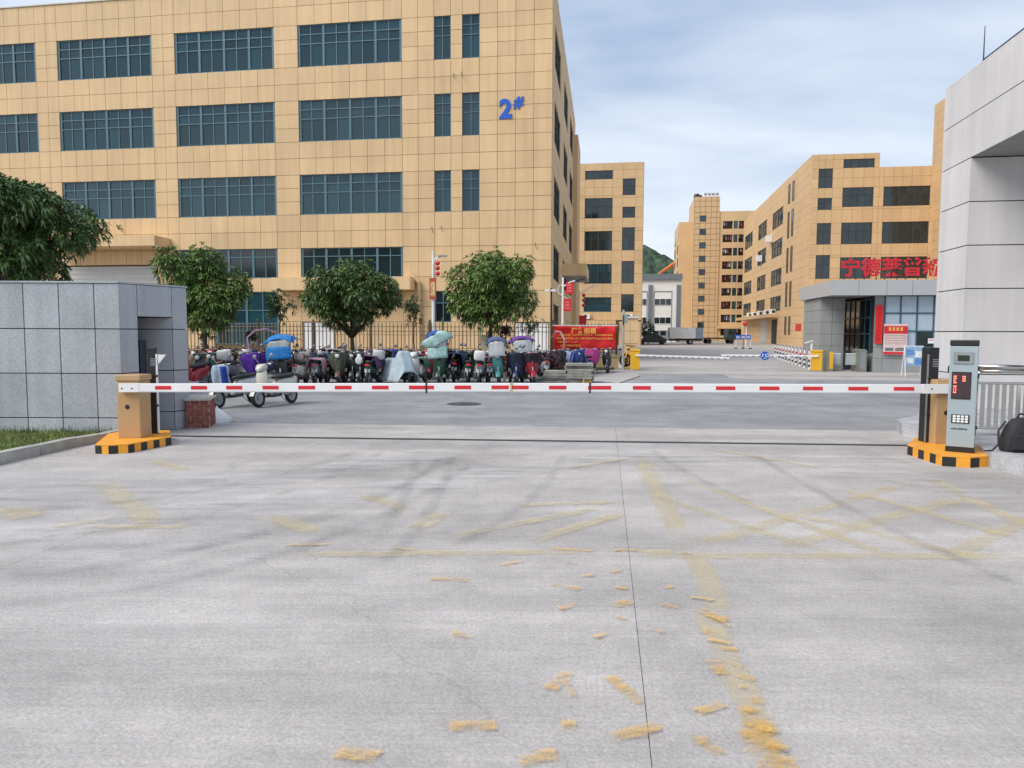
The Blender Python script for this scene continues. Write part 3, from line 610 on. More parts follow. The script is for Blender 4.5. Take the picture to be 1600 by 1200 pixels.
# ================================================================== ISLANDS, BARRIERS
def island(label, poly, h, nstr):
    """kerbed island: painted face blocks round the front edge, yellow top"""
    t = thing('barrier_island', label, 'traffic island', (poly[0][0], poly[0][1], 0))
    P = [Vector((x-poly[0][0], y-poly[0][1])) for x, y in poly]
    c = sum(P, Vector((0, 0)))/len(P)
    MB().prism([tuple(c+(p-c)*1.004) for p in P], h-.012, h+.002, 'z').build('top', kerby, t)
    for i in range(len(P)):
        a, b = P[i], P[(i+1) % len(P)]; ns = max(1, round((b-a).length/nstr))
        for k in range(ns):
            q0, q1 = a.lerp(b, k/ns), a.lerp(b, (k+1)/ns)
            quadm = MB(); i0, i1 = c+(q0-c)*.925, c+(q1-c)*.925
            vs = [(q0.x, q0.y, 0), (q1.x, q1.y, 0), (i1.x, i1.y, 0), (i0.x, i0.y, 0)]
            hh = h-.0125; quadm.add(vs+[(v[0], v[1], hh) for v in vs], [(3, 2, 1, 0), (4, 5, 6, 7), (0, 1, 5, 4), (1, 2, 6, 5), (2, 3, 7, 6), (3, 0, 4, 7)])
            island.k += 1; quadm.build('kerb_block', [kerby, kerbk][island.k % 2], t)
    return t
island.k = 0
island('yellow and black striped kerb island under the left tan barrier cabinet', [(-5.90, 10.33), (-5.69, 10.29), (-5.46, 10.38), (-5.20, 11.15), (-5.55, 11.85), (-6.28, 11.70), (-6.30, 11.4)], .13, .115)
island.k = 1
island('yellow and black striped kerb island under the grey ticket column', [(6.27, 9.58), (5.98, 9.50), (5.68, 9.62), (5.72, 10.55), (6.25, 11.3), (6.9, 11.3), (6.85, 10.3)], .14, .15)
HI = .13
def cabinet(label, p, side):
    t = thing('barrier_cabinet', label, 'barrier cabinet', (p[0], p[1], HI))
    MB().box(-.17, .17, -.17, .17, 0, .86).build('housing', tan, t, bevel=.012)
    MB().box(-.185, .185, -.185, .185, .862, .95).build('lid', tan, t, bevel=.012)
    MB().lathe([(0, 0), (.035, 0), (.04, -.012), (.06, -.012)], (-.02, -.172, .47), (0, -1, 0)).build('lock', black, t)
    d = MB()
    for x in (-.11, -.07, .05, .09):
        for z in (.74, .78): d.lathe([(0, .001), (.008, .001)], (x, -.1715, z), (0, -1, 0), n=6)
    d.build('bolt_holes', black, t)
    return t
cl_ = cabinet('tan barrier cabinet at the left end of the striped boom', (-5.73, 11.12), 0)
cr2 = cabinet('tan barrier cabinet behind the grey ticket column', (6.31, 10.77), 1)
def boom(label, x0, y0, x1, y1, z, dashes, hub):
    L = math.hypot(x1-x0, y1-y0); t = thing('barrier_boom', label, 'barrier boom', (x0, y0, z), math.atan2(y1-y0, x1-x0))
    MB().box(0, L, -.022, .022, -.062, .062).build('boom_tube', white, t, bevel=.008)
    MB().box(0, L, -.0235, .0235, -.068, -.060).build('rubber_edge', M('rubber_grey', (.45, .45, .46), .7), t)
    for a, b in dashes:
        piece('red_reflector', t, M('reflector_red', (.66, .02, .03), .35, .04), a, b, -.026, -.0225, -.026, .026); piece('red_reflector', t, M('reflector_red', (.66, .02, .03)), a, b, .0225, .026, -.026, .026)
    return t, L
def px_on(px, X0, Y0, X1, Y1):
    # parameter along the boom axis for a given image column
    k = (px-800)/FPX
    t = (k*Y0-X0)/((X1-X0)-k*(Y1-Y0)); return t
Lx0, Ly0, Lx1, Ly1 = -5.83, 10.90, -.02, 10.75
L_ = math.hypot(Lx1-Lx0, Ly1-Ly0)
dl = [(px_on(a, Lx0, Ly0, Lx1, Ly1)*L_, px_on(b, Lx0, Ly0, Lx1, Ly1)*L_) for a, b in ((242, 267), (298, 323), (353, 378), (410, 435), (466, 492), (523, 549), (581, 607), (639, 678), (710, 736), (768, 795))]
bl, _ = boom('long white barrier boom with red dashes reaching in from the left cabinet', Lx0, Ly0, Lx1, Ly1, .895, dl, 1); bl.rotation_euler.y = -.0072
Rx0, Ry0, Rx1, Ry1 = -.005, 10.75, 6.33, 10.56
R_ = math.hypot(Rx1-Rx0, Ry1-Ry0)
dr = [(px_on(a, Rx0, Ry0, Rx1, Ry1)*R_, px_on(b, Rx0, Ry0, Rx1, Ry1)*R_) for a, b in ((800, 826), (858, 885), (919, 955), (989, 1017), (1053, 1083), (1119, 1149), (1187, 1218), (1255, 1286), (1326, 1357), (1397, 1429))]
br, _ = boom('white barrier boom with red dashes held by the right tan cabinet', Rx0, Ry0, Rx1, Ry1, .936, dr, 1); br.rotation_euler.y = -.0026
piece('boom_clamp', br, white, R_-.42, R_-.02, -.027, .027, -.066, .066); MB().lathe([(0, .001), (.012, .001)], (R_-.3, -.03, 0), (0, -1, 0), n=8).build('bolt', black, br)
piece('boom_clamp', bl, white, 0, .3, -.027, .027, -.066, .066)
for x in (.02, .17): MB().lathe([(0, .001), (.013, .001)], (x+.03, -.0285, -.01), (0, -1, 0), n=8).build('bolt', black, bl)
for o_, px, a in ((bl, 666, (Lx0, Ly0, Lx1, Ly1, L_)), (br, 922, (Rx0, Ry0, Rx1, Ry1, R_))):
    x = px_on(px, *a[:4])*a[4]; piece('strap', o_, black, x-.012, x+.012, -.028, .028, -.085, .075)
piece('tip_pad', br, M('foam', (.55, .42, .25), .8), -.012, .02, -.026, .026, -.08, .07)
def camera_stand(label, p, w, d, h, strip):
    t = thing('camera_stand', label, 'camera stand', (p[0], p[1], HI))
    MB().box(-w/2, w/2, -d/2, d/2, 0, h).build('post', black, t, bevel=.008)
    piece('edge_strip', t, white if strip else steel, w/2+.001 if strip else -w/2-.012, w/2+.022 if strip else -w/2-.001, -d/2, -d/2+.03, .02, h-.1)
    v = MB()
    for k in range(5): v.box(-w/2+.05, -w/2+.14, -d/2-.003, -d/2-.0005, h-.28+k*.025, h-.268+k*.025)
    v.build('vent_slots', steel, t)
    for z in (h-.44, .45): MB().ball((-w/2 if not strip else w/2+.02, -d/2-.02, z), .022).build('knob', black, t)
    return t
cs1 = camera_stand('narrow black plate camera stand with a white edge behind the left cabinet', (-5.60, 11.45), .13, .06, 1.35, True)
MB().prism([(.09, 1.24), (.22, 1.24), (.1, 1.10)], -.02, .02, 'y').build('bracket', white, cs1)
cs2 = camera_stand('wide black plate camera stand beside the right tan cabinet', (6.17, 10.86), .145, .21, 1.41, False)
# ticket column
tk = thing('ticket_column', 'grey ticket column with keypad and red lit display on the right island', 'ticket machine', (6.13, 9.98, HI), math.radians(-33))
tkm = M('column_grey', (.33, .39, .42), .4, .03); 
bd = MB(); bd.box(-.165, .165, -.12, .12, .08, 1.42); bd.build('body', tkm, tk, bevel=.01)
MB().box(-.17, .17, -.125, .125, 0, .078).build('plinth', black, tk); MB().box(-.168, .168, -.125, .125, 1.422, 1.50).build('top_cap', black, tk, bevel=.012)
sc2 = MB().box(-.12, .11, -.135, -.121, 1.19, 1.34).build('camera_bezel', M('bezel', (.24, .26, .27), .4), tk); piece('camera_window', sc2, M('lcd', (.03, .035, .028), .2), -.07, .065, -.138, -.1355, 1.225, 1.30)
dp = MB().box(-.13, .095, -.128, -.121, .72, 1.08).build('display', black, tk); piece('screen', dp, M('screen', (.055, .035, .04), .25), -.12, .085, -.131, -.1285, .735, 1.065)
led = M('red_led', (1.0, .12, .08), .5, emit=2.2)
lg = MB()
for cx_, z, nn in ((-.09, 1.03, 4), (.012, 1.03, 3), (-.09, .9, 4)):
    for k in range(nn):
        for q in range(3): 
            if random.random() < .8: lg.box(cx_-.016+q*.012, cx_-.007+q*.012, -.1325, -.1312, z-k*.027-.018, z-k*.027-.004)
lg.build('led_text', led, dp)
kp = MB().box(-.115, .095, -.129, -.121, .40, .515).build('keypad', black, tk)
for i in range(4):
    for j in range(3): piece('key', kp, M('key_white', (.75, .78, .8), .4), -.098+i*.047, -.062+i*.047, -.134, -.1295, .412+j*.034, .438+j*.034)
lgx = MB(); x = -.115
while x < .08: 
    w = random.uniform(.012, .02); lgx.box(x, x+w*.8, -.1225, -.121, .315, .335 if random.random() < .6 else .328); x += w
lgx.build('maker_name', black, tk)
for z in (1.1, 1.0, .32): MB().box(.166, .185, -.05, .0, z, z+.05).build('hinge', black, tk)
piece('latch', tk, black, -.185, -.166, -.06, -.0, 1.07, 1.15)
tk.scale = (1, 1, 1.02)
# platform and stainless crowd rail on the right
pf = [(6.22, 9.46), (6.3, 8.9), (6.2, 6.5), (10, 6.5), (12, 17), (9.6, 15.6), (6.95, 13.2), (6.62, 12.4), (6.98, 11.5)]
mb = MB(); mb.prism(pf, 0, .20, 'z'); struct('raised_pavement', mb, M('pavement', (.40, .40, .41), .85, .3, 2.5, bump=.4, speck=.15))
fl_ = thing('metal_railing', 'stainless steel railing of flat bars standing on the raised pavement', 'railing', (7.05, 11.15, .20), math.radians(-14))
def rail_panel(x0, x1, dz=0, r=.03):
    hh = .98
    fr1 = MB(); fr1.tube([(x0, 0, 0), (x0, 0, hh-.06), (x0+.06, 0, hh), (x1-.06, 0, hh), (x1, 0, hh-.06), (x1, 0, 0)], r, 8); fr1.build('rail_frame', chrome, fl_, smooth=True)
    MB().cyl((x0, 0, .80), (x1, 0, .80), .02).build('cross_rail', chrome, fl_); MB().cyl((x0, 0, .12), (x1, 0, .12), .02).build('cross_rail', chrome, fl_)
    n = int((x1-x0-.08)/.095)
    for k in range(n): piece('flat_bar', fl_, chrome, x0+.07+k*.095, x0+.125+k*.095, -.008, .008, .12, .80)
rail_panel(0, .78); 
rail_panel(.98, 2.6)
fr1 = MB(); fr1.tube([(.72, -.28, 0), (.72, -.28, .80), (.76, -.26, .86), (.88, -.1, .88), (.88, 0, .84)], .035, 8); fr1.tube([(.0, 0, 1.05), (.8, 0, 1.03), (.88, 0, .98), (.88, 0, .0)], .042, 8); fr1.build('end_hoop', chrome, fl_, smooth=True)
# backpack
bpk = thing('backpack', 'black backpack sitting on the pavement edge at the right border', 'backpack', (6.64, 9.62, .20), math.radians(-10))
bb = MB()
prof = [(0, .17, .12), (.06, .19, .145), (.2, .19, .14), (.34, .16, .11), (.43, .10, .07), (.45, .02, .02)]
n = 14
for z, rx, ry in prof:
    for i in range(n): a = 2*PI*i/n; bb.v.append((rx*math.copysign(abs(math.cos(a))**.6, math.cos(a))+z*.12, ry*math.copysign(abs(math.sin(a))**.6, math.sin(a)), z))
for j in range(len(prof)-1):
    for i in range(n): bb.f.append((j*n+i, j*n+(i+1) % n, (j+1)*n+(i+1) % n, (j+1)*n+i)); bb.mi.append(0)
nyl = M('black_nylon', (.02, .02, .022), .75, .2, 20, bump=.3)
bb.build('bag', nyl, bpk, smooth=True)
MB().box(-.12, .13, -.185, -.13, .04, .24).build('front_pocket', nyl, bpk, bevel=.02)
MB().tube([(-.14, -.02, .4), (-.24, -.06, .28), (-.25, -.1, .1), (-.33, -.12, .02), (-.42, -.1, .01)], .012, 6).build('strap', nyl, bpk); MB().tube([(.0, 0, .44), (.02, -.02, .5), (.1, -.02, .49), (.12, 0, .44)], .012, 6).build('handle', nyl, bpk)
# ================================================================== VERGE
gv = [(-12, 11.86), (-6.75, 11.86), (-6.62, 11.75), (-6.5, 11.1), (-6.55, 10.55), (-6.62, 9.5), (-7.2, 7.0), (-12, 5.5)]
gv = [(-14, 11.87), (-6.45, 11.87), (-6.55, 11.55), (-6.73, 11.0), (-6.80, 10.2), (-6.88, 9.3), (-7.3, 7.0), (-14, 5.5)]
struct('verge', MB().prism(gv, 0, .10, 'z'), M('verge_soil', (.13, .15, .05), .95, .3, 4, bump=.4))
kr = thing('kerb', 'weathered concrete kerb stones edging the grass verge', 'kerb')
kp_ = [Vector(p) for p in ((-6.33, 11.84), (-6.40, 11.5), (-6.58, 10.95), (-6.66, 10.2), (-6.73, 9.3), (-7.15, 7.0))]
for a, b in zip(kp_, kp_[1:]):
    L = (b-a).length; ns = max(1, round(L/.85))
    for k in range(ns):
        q = a.lerp(b, (k+.5)/ns); l = L/ns-.02
        o = piece('kerb_stone', kr, kerbm, -l/2, l/2, -.07, .07, 0, .14+random.uniform(-.01, .01)); o.location.x, o.location.y = q.x, q.y; o.rotation_euler = (0, random.uniform(-.01, .01), math.atan2((b-a).y, (b-a).x)+random.uniform(-.02, .02))
gb = MB()
def inpoly(x, y, P):
    r = False; j = len(P)-1
    for i in range(len(P)):
        if (P[i][1] > y) != (P[j][1] > y) and x < (P[j][0]-P[i][0])*(y-P[i][1])/(P[j][1]-P[i][1])+P[i][0]: r = not r
        j = i
    return r
cnt = 0
while cnt < 15000:
    x, y = random.uniform(-9.6, -6.4), random.uniform(8.6, 11.87)
    if not inpoly(x, y, gv): continue
    if mnoise.noise(Vector((x*1.6, y*1.6, 0))) < -.25 and random.random() < .7: continue
    cnt += 1; tall = 2.2 if y > 11.7 and random.random() < .5 else 1
    h = random.uniform(.02, .065)*tall; a = random.uniform(0, 2*PI); w = .006; lx, ly = random.uniform(-.04, .04), random.uniform(-.04, .04)
    gb.add([(x-w*math.cos(a), y-w*math.sin(a), .095), (x+w*math.cos(a), y+w*math.sin(a), .095), (x+lx, y+ly, .1+h)], [(0, 1, 2)])
tag(gb.build('grass', grassm), 'short patchy green grass on the verge before the granite wall', 'grass', kind='stuff')
# ================================================================== GATEHOUSE
gt = thing('gatehouse', 'grey tiled gatehouse with a broad flat canopy and curtained windows', 'gatehouse', A0(1437, 32.6), RZ)
gtile = M('gate_tile', (.31, .32, .315), .6, .06, 1, rand=.04, streak=.05); alum = M('canopy_panel', (.43, .435, .44), .5, .03, 1, rand=.02)
MB().box(-1.86, 6, .05, 6, 0, 3.4).build('wall_core', gdark, gt)
MB().box(-3.75, -2.75, 1.7, 5, 0, 3.38).build('pier_core', gdark, gt)
clad(gt, edges([-1.9, -1.5, 5.6], .95), edges([0, .62, 1.1, 3.42], .58), [(-1.5, 5.6, 1.1, 3.5)], gtile, T=.04, gap=.012, off=.05)
clad(gt, edges([-3.79, -2.71], .55), edges([0, 3.38], .56), [], gtile, T=.04, gap=.012, off=1.7); clad(gt, edges([1.66, 5], .9), edges([0, 3.38], .56), [], gtile, T=.04, gap=.012, face='left', off=-3.75, limit=0)
curtain = M('curtain_pane', (.42, .52, .62), .15, .08, 5, stretch=(8, 8, .5), spec=.8)
gf = MB()
for z0, z1 in ((1.1, 1.18), (2.28, 2.36), (2.95, 3.0), (3.34, 3.42)): pass
wn = window(gt, -1.5, 2.6, 1.1, 3.42, 6, (.32, .34, .34), g=curtain, fm=M('teal_mullion', (.04, .1, .13), .4), fr=.05, off=.05)
for ch in [o for o in wn.children if o.location.z < 1.85 and (-.45 < o.location.x < .55)]: ch.data = UNIT.setdefault('dark_glass', bevelled_cube('block_dark_glass', glass_dark))
window(gt, .5, 5.3, .85, 3.3, 6, (.35, .3, .35), face='left', off=-1.86, g=glass_dark, fm=M('teal_mullion', (.04, .1, .13)), fr=.05)
clad(gt, edges([.05, 6], .9), edges([0, .85], .42), [], gtile, T=.03, gap=.012, face='left', off=-1.86, limit=0)
MB().box(-3.86, 6, -.5, 5.6, 3.43, 4.0).build('canopy_core', gdark, gt)
for x0, x1 in zip([-3.9, -2.75, -1.6, -.55, .5, 1.6, 2.7, 3.8, 4.9], [-2.75, -1.6, -.55, .5, 1.6, 2.7, 3.8, 4.9, 6]): piece('canopy_panel', gt, alum, x0+.008, x1-.008, -.55, -.5, 3.40, 4.06)
piece('canopy_panel', gt, alum, -3.92, -3.86, -.548, 5.6, 3.40, 4.06)
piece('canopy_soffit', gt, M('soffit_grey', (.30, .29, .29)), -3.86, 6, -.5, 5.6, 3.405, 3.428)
# sign of red characters standing on the canopy
sg = thing('roof_sign', 'row of big red characters standing on the gatehouse canopy edge', 'sign', A0(1437, 32.6)+Vector((0, 0, 0)), RZ)
for k, ch in enumerate('宁德莱普新'):
    x = -3.1+k*.845; c_ = text('character', ch, .84, redp, sg, (x, -.42, 4.30), extrude=.05, bold=.02)
    for dx_ in (-.25, .25): piece('support', sg, dframe, x+dx_-.015, x+dx_+.015, -.40, -.37, 4.06, 4.5)
# boards on the gatehouse front
vb = thing('vertical_board', 'tall narrow red name board beside the gatehouse window', 'sign', A0(1437, 32.6)+EX*-1.72+EY*-.045, RZ)
piece('board', vb, M('board_red', (.72, .015, .015), .4), -.15, .15, -.03, 0, 1.28, 2.98); mk = MB()
for k in range(8): 
    for q in range(5): mk.box(-.06+random.uniform(-.02, .02), .06+random.uniform(-.03, .02), -.032, -.0302, 1.42+k*.19+q*.028, 1.432+k*.19+q*.028)
mk.build('lettering', M('board_dark_red', (.3, .01, .01), .6), vb)['kind'] = 'stuff'
ps = thing('poster', 'large red and white printed poster covering the gatehouse corner window', 'poster', A0(1437, 32.6)+EX*-1.02+EY*-.10, RZ)
piece('sheet', ps, M('poster_pink', (.72, .55, .53), .7), -.5, .48, -.02, 0, .80, 2.16); piece('red_header', ps, redp, -.495, .475, -.024, -.0205, 1.72, 2.06); piece('red_footer', ps, redp, -.495, .475, -.024, -.0205, .81, .92)
mk = MB()
for k in range(4): 
    for q in range(3): mk.box(-.3+k*.16, -.19+k*.16+random.uniform(-.02, .0), -.027, -.0245, 1.86+q*.05, 1.895+q*.05)
mk.build('yellow_heading', gold, ps); mk = MB()
for k in range(8):
    x = -.44
    while x < .4: w = random.uniform(.03, .09); mk.box(x, min(x+w, .45), -.024, -.0205, 1.64-k*.075, 1.66-k*.075); x += w+.02
    if k == 5: break
mk.build('text_lines', M('print_dark', (.22, .08, .07), .7), ps)['kind'] = 'stuff'; piece('picture', ps, M('print_blue', (.13, .16, .2), .6, .4, 20), -.42, -.08, -.024, -.0205, .96, 1.1); piece('picture', ps, M('print_dark2', (.2, .17, .15), .6, .5, 18), .0, .42, -.024, -.0205, .96, 1.1)
nb = thing('paper_notice', 'small white paper notice in the gatehouse window beside the portal', 'notice', A0(1437, 32.6)+EX*.50+EY*-.06, RZ); piece('sheet', nb, white, -.17, .17, -.006, 0, 1.3, 1.52); piece('red_line', nb, redp, -.14, .14, -.009, -.0062, 1.43, 1.46)
ab = thing('folding_board', 'white framed folding board with blue pictures in front of the gatehouse', 'notice board', G(1427, 588), RZ)
pn = MB().box(-.36, .32, -.02, .0, .42, 1.2).build('panel', M('board_blue', (.28, .42, .58), .5, .35, 7), ab)
for x0, z0, m_ in ((-.3, .85, 'a'), (.02, .78, 'b'), (-.3, .52, 'c'), (.04, .48, 'd')): piece('picture', pn, M('picture_'+m_, {'a': (.12, .3, .6), 'b': (.7, .75, .78), 'c': (.6, .7, .78), 'd': (.1, .25, .55)}[m_], .5, .3, 9), x0, x0+.27, -.024, -.021, z0, z0+.24)
lg_ = MB(); 
for x in (-.37, .33): lg_.tube([(x, -.2, 0), (x, -.0, 1.22)], .018, 6); lg_.tube([(x, .25, 0), (x, .0, 1.22)], .018, 6)
lg_.tube([(-.37, -.0, 1.22), (.33, 0, 1.22)], .018, 6); lg_.build('legs', white, ab)
# turnstiles
for lab, px, Y, mir in (('speed gate pedestal with a yellow end panel beside the yellow barrier cabinet', 1297, 33.4, 1), ('dull steel speed gate pedestal before the gatehouse side window', 1349, 33.0, -1)):
    ts = thing('turnstile', lab, 'turnstile', A0(px, Y), RZ)
    MB().prism([(-.16, 0), (.16, 0), (.16, .96), (.1, 1.02), (-.1, 1.02), (-.16, .96)], -.1, 1.1, 'y').build('pedestal', M('dull_steel', (.28, .28, .24), .45, .15, metal=.5), ts)
    if mir > 0: piece('end_panel', ts, yellow, -.02, .15, -.11, -.101, .12, .9)
    else: piece('end_panel', ts, steel, -.12, .12, -.11, -.101, .12, .9)
    gl = MB().box(.16*mir if mir > 0 else -.60, .60 if mir > 0 else -.16, .4, .415, .30, .80).build('glass_wing', M('clear_wing', (.62, .7, .72), .1, 0, alpha=.45), ts); MB().cyl((.16*mir, .407, .8), (.6*mir, .407, .8), .018).build('wing_rail', white, ts)
# far gate barriers
def far_barrier(label, p, arm_label, x_end, z, tip_drop, sign=False):
    t = thing('barrier_cabinet', label, 'barrier cabinet', p, RZ)
    MB().box(-.21, .21, -.18, .18, .05, .88).build('housing', yellow, t, bevel=.015); MB().box(-.23, .23, -.20, .20, .882, .97).build('lid', yellow, t, bevel=.02); MB().box(-.25, .25, -.22, .22, 0, .05).build('base', M('base_grey', (.3, .3, .3), .8), t)
    a = thing('barrier_boom', arm_label, 'barrier boom', (p.x, p.y, 0), RZ)
    L = abs(x_end); sgn = 1 if x_end > 0 else -1
    ar = MB().box(-.02, L, -.25, -.21, z-.05, z+.03); ar = ar.build('boom_tube', white, a)
    a.rotation_euler = (0, tip_drop, RZ + (PI if sgn < 0 else 0))
    if sgn < 0:
        ar.location.y = .46
    fl = MB(); k = .5
    while k < L-.2: fl.box(k, k+.10, -.262, -.2, z-.068, z-.035); k += .28
    f_ = fl.build('hanging_fringe', dframe, a); 
    if sgn < 0: f_.location.y = .46
    return t, a
fa, arm1 = far_barrier('yellow barrier cabinet at the end of the picket fence by the yard entrance', G(992, 579), 'thin white boom reaching right from the yellow cabinet by the fence', 4.1, .72, .022)
fb, arm2 = far_barrier('yellow barrier cabinet beside the steel turnstile at the gatehouse', G(1275, 580.5), 'thin white boom with a round blue sign reaching left from the gatehouse cabinet', -4.2, .72, 0)
sgx = MB().lathe([(0, .02), (.19, .02), (.2, 0), (.19, -.02), (0, -.02)], (2.28, .26, .70), (0, 1, 0), n=24).build('round_sign', M('sign_blue', (.01, .1, .48), .4), arm2)
tx = text('sign_text', '入口', .17, white, arm2, (2.28, .283, .66), rot=(PI/2, 0, PI), extrude=.002, bold=.006); piece('sign_bar', arm2, white, 2.2, 2.36, .281, .285, .58, .60)
# striped posts behind the gatehouse barrier
pa, pb = G(1211, 559.5), G(1264, 577.5)
for k in range(11):
    q = pa.lerp(pb, k/10.0); h = .92
    t = thing('striped_post', ('farthest', 'second', 'third', 'fourth', 'fifth', 'sixth', 'seventh', 'eighth', 'ninth', 'tenth', 'last')[k]+(' slim striped post at the back end of the row by the yard entrance' if k == 0 else ' slim striped post in the row, touching the yellow gatehouse cabinet' if k == 10 else ' slim striped post from the back end of the row by the yard entrance'), 'post', q, 0, 'striped posts beside the yard entrance')
    MB().cyl((0, 0, 0), (0, 0, h), .045, n=8).build('post', white, t)
    for z in (.12, .36, .60): MB().cyl((0, 0, z), (0, 0, z+.12), .047, n=8).build('band', [redp, kerbk][int(z*10) % 2], t)
    MB().lathe([(0, .05), (.05, .03), (.055, 0)], (0, 0, h), n=8).build('cap', kerbk, t)
wb = thing('white_bollard', 'white post with a small tilted lamp behind the gatehouse barrier cabinet', 'post', A0(1269, 34.4)); MB().cyl((0, 0, 0), (0, 0, 1.25), .05, n=8).build('post', white, wb); MB().prism([(-.32, 1.25), (.05, 1.36), (.05, 1.40), (-.32, 1.29)], -.06, .06, 'y').build('lamp_arm', white, wb)
# ================================================================== PLANTING STRIP AND FENCE
FE = Vector((4.9, 33.9, 0))                                    # right-hand end of the fence
FL = 34.0
bedm = MB(); a = FE-EX*FL; b = FE-EX*.2
bedf = [a-EY*6.2, b-EX*2.9-EY*6.2, b-EX*2.2-EY*3.0, b-EY*.4, b+EY*.6, a+EY*.6]
bedm.prism([(p.x, p.y) for p in bedf], 0, .13, 'z'); struct('planting_bed', bedm, soil)
mb = MB(); c0 = G(905, 592); mb.prism([(p.x, p.y) for p in (G(900, 597), G(968, 599), G(1000, 588), G(990, 579), G(940, 577), G(905, 580))], 0, .03, 'z'); struct('pavement_corner', mb, concrete2)
kb = thing('bed_kerb', 'grey kerb stones along the front of the planting bed behind the scooters', 'kerb')
nk = 36
for k in range(nk):
    q = bedf[0].lerp(bedf[1], (k+.5)/nk); l = (bedf[1]-bedf[0]).length/nk-.015
    o = piece('kerb_stone', kb, kerbm, -l/2, l/2, -.07, .07, 0, .16); o.location.x, o.location.y = q.x, q.y-.08; o.rotation_euler = (0, 0, RZ)
fn = thing('picket_fence', 'long spiked metal picket fence on a tan base wall before the factory', 'fence', FE, RZ)
fencem = M('fence_tan', (.20, .145, .09), .6, .08); fpost = M('fence_post', (.10, .08, .06), .6)
MB().box(-FL, 0, -.12, .12, 0, .62).build('base_wall', M('base_wall', (.45, .33, .16), .85, .15, 1.5), fn); MB().box(-FL, .02, -.16, .16, .62, .68).build('base_coping', M('base_wall', (.45, .33, .16)), fn)
for z in (.80, 1.72, 1.94): MB().box(-FL, 0, -.02, .02, z, z+.035).build('rail', fencem, fn)
pk = MB(); pk.box(-.02, .02, -.014, .014, .68, 2.06); pk.add([(-.022, -.014, 2.06), (.022, -.014, 2.06), (.022, .014, 2.06), (-.022, .014, 2.06), (0, 0, 2.2)], [(0, 1, 4), (1, 2, 4), (2, 3, 4), (3, 0, 4)]); pkm = pk.mesh('picket', fencem)
npk = 178
for k in range(npk):
    o = ob('picket', pkm, fn); o.location = (-.12-k*.19, -.0, random.uniform(-.006, .006)); o.rotation_euler = (0, random.uniform(-.006, .006), 0)
for k in range(12):
    ps_ = MB().box(-.05, .05, -.05, .05, .68, 2.2).build('fence_post', fpost, fn); ps_.location.x = -.1-k*2.95
    cp = MB().ball((0, 0, 2.26), .06).build('post_cap', fpost, ps_)
# gate pillar at the end of the fence
gpl = thing('gate_pillar', 'square tan tiled gate pillar at the right end of the picket fence', 'pillar', A0(985, 35.5), RZ)
MB().box(-.33, .33, -.3, .3, 0, 2.4).build('core', joint, gpl)
for k in range(4):
    for x in (-.35, .005): piece('tile', gpl, tile, x, x+.345, -.32, -.30, .01+k*.6, .59+k*.6)
    piece('tile', gpl, tile, .33, .35, -.3, .3, .01+k*.6, .59+k*.6)
piece('cap', gpl, M('roof_edge', (.6, .58, .53)), -.4, .4, -.38, .38, 2.4, 2.5)
# banner
bn = thing('hanging_banner', 'red cloth banner with yellow lettering tied to the end of the fence', 'banner', FE-EX*1.55-EY*.16, RZ)
bb = MB(); nx, nz2 = 40, 16
def wav(x, z): return -.03*math.sin(x*3+z*2)-.02*math.sin(x*7.5-z*5)+.015*math.sin(z*9+x)
for j in range(nz2+1):
    for i in range(nx+1):
        x = -1.42+2.84*i/nx; z = .93+1.08*j/nz2; bb.v.append((x, -.09+wav(x, z), z-.03*math.cos(x*1.6)*(j/nz2)))
for j in range(nz2):
    for i in range(nx): bb.f.append((j*(nx+1)+i, j*(nx+1)+i+1, (j+1)*(nx+1)+i+1, (j+1)*(nx+1)+i)); bb.mi.append(0)
bo_ = bb.build('cloth', M('banner_red', (.68, .012, .012), .6, .08, 3), bn, smooth=True); md = bo_.modifiers.new('thick', 'SOLIDIFY'); md.thickness = .004
for k, ch in enumerate('厂房招租'):
    x = -.47+k*.29; text('character', ch, .27, gold, bn, (x, -.23, 1.70), extrude=.004, bold=.006)
mk = MB()
for z, xa, xb in ((1.57, -1.15, 1.28), (1.41, -1.3, 1.28), (1.25, -1.22, -.3), (1.08, -1.1, -.2)):
    x = xa
    while x < xb:
        w = random.uniform(.05, .075)
        for q in range(3):
            if random.random() < .85: mk.box(x, x+w*random.uniform(.6, 1), -.145, -.142, z+q*.028, z+q*.028+.016)
        mk.box(x+w*.35, x+w*.5, -.145, -.1421, z-.005, z+.08); x += w+.015
        if random.random() < .06: x += .08
mk.build('small_print', gold, bn)['kind'] = 'stuff'
mk = MB(); mk.cyl((-1.5, -.02, 2.04), (1.5, -.02, 2.04), .02, n=6); mk.build('tie_rod', white, bn)

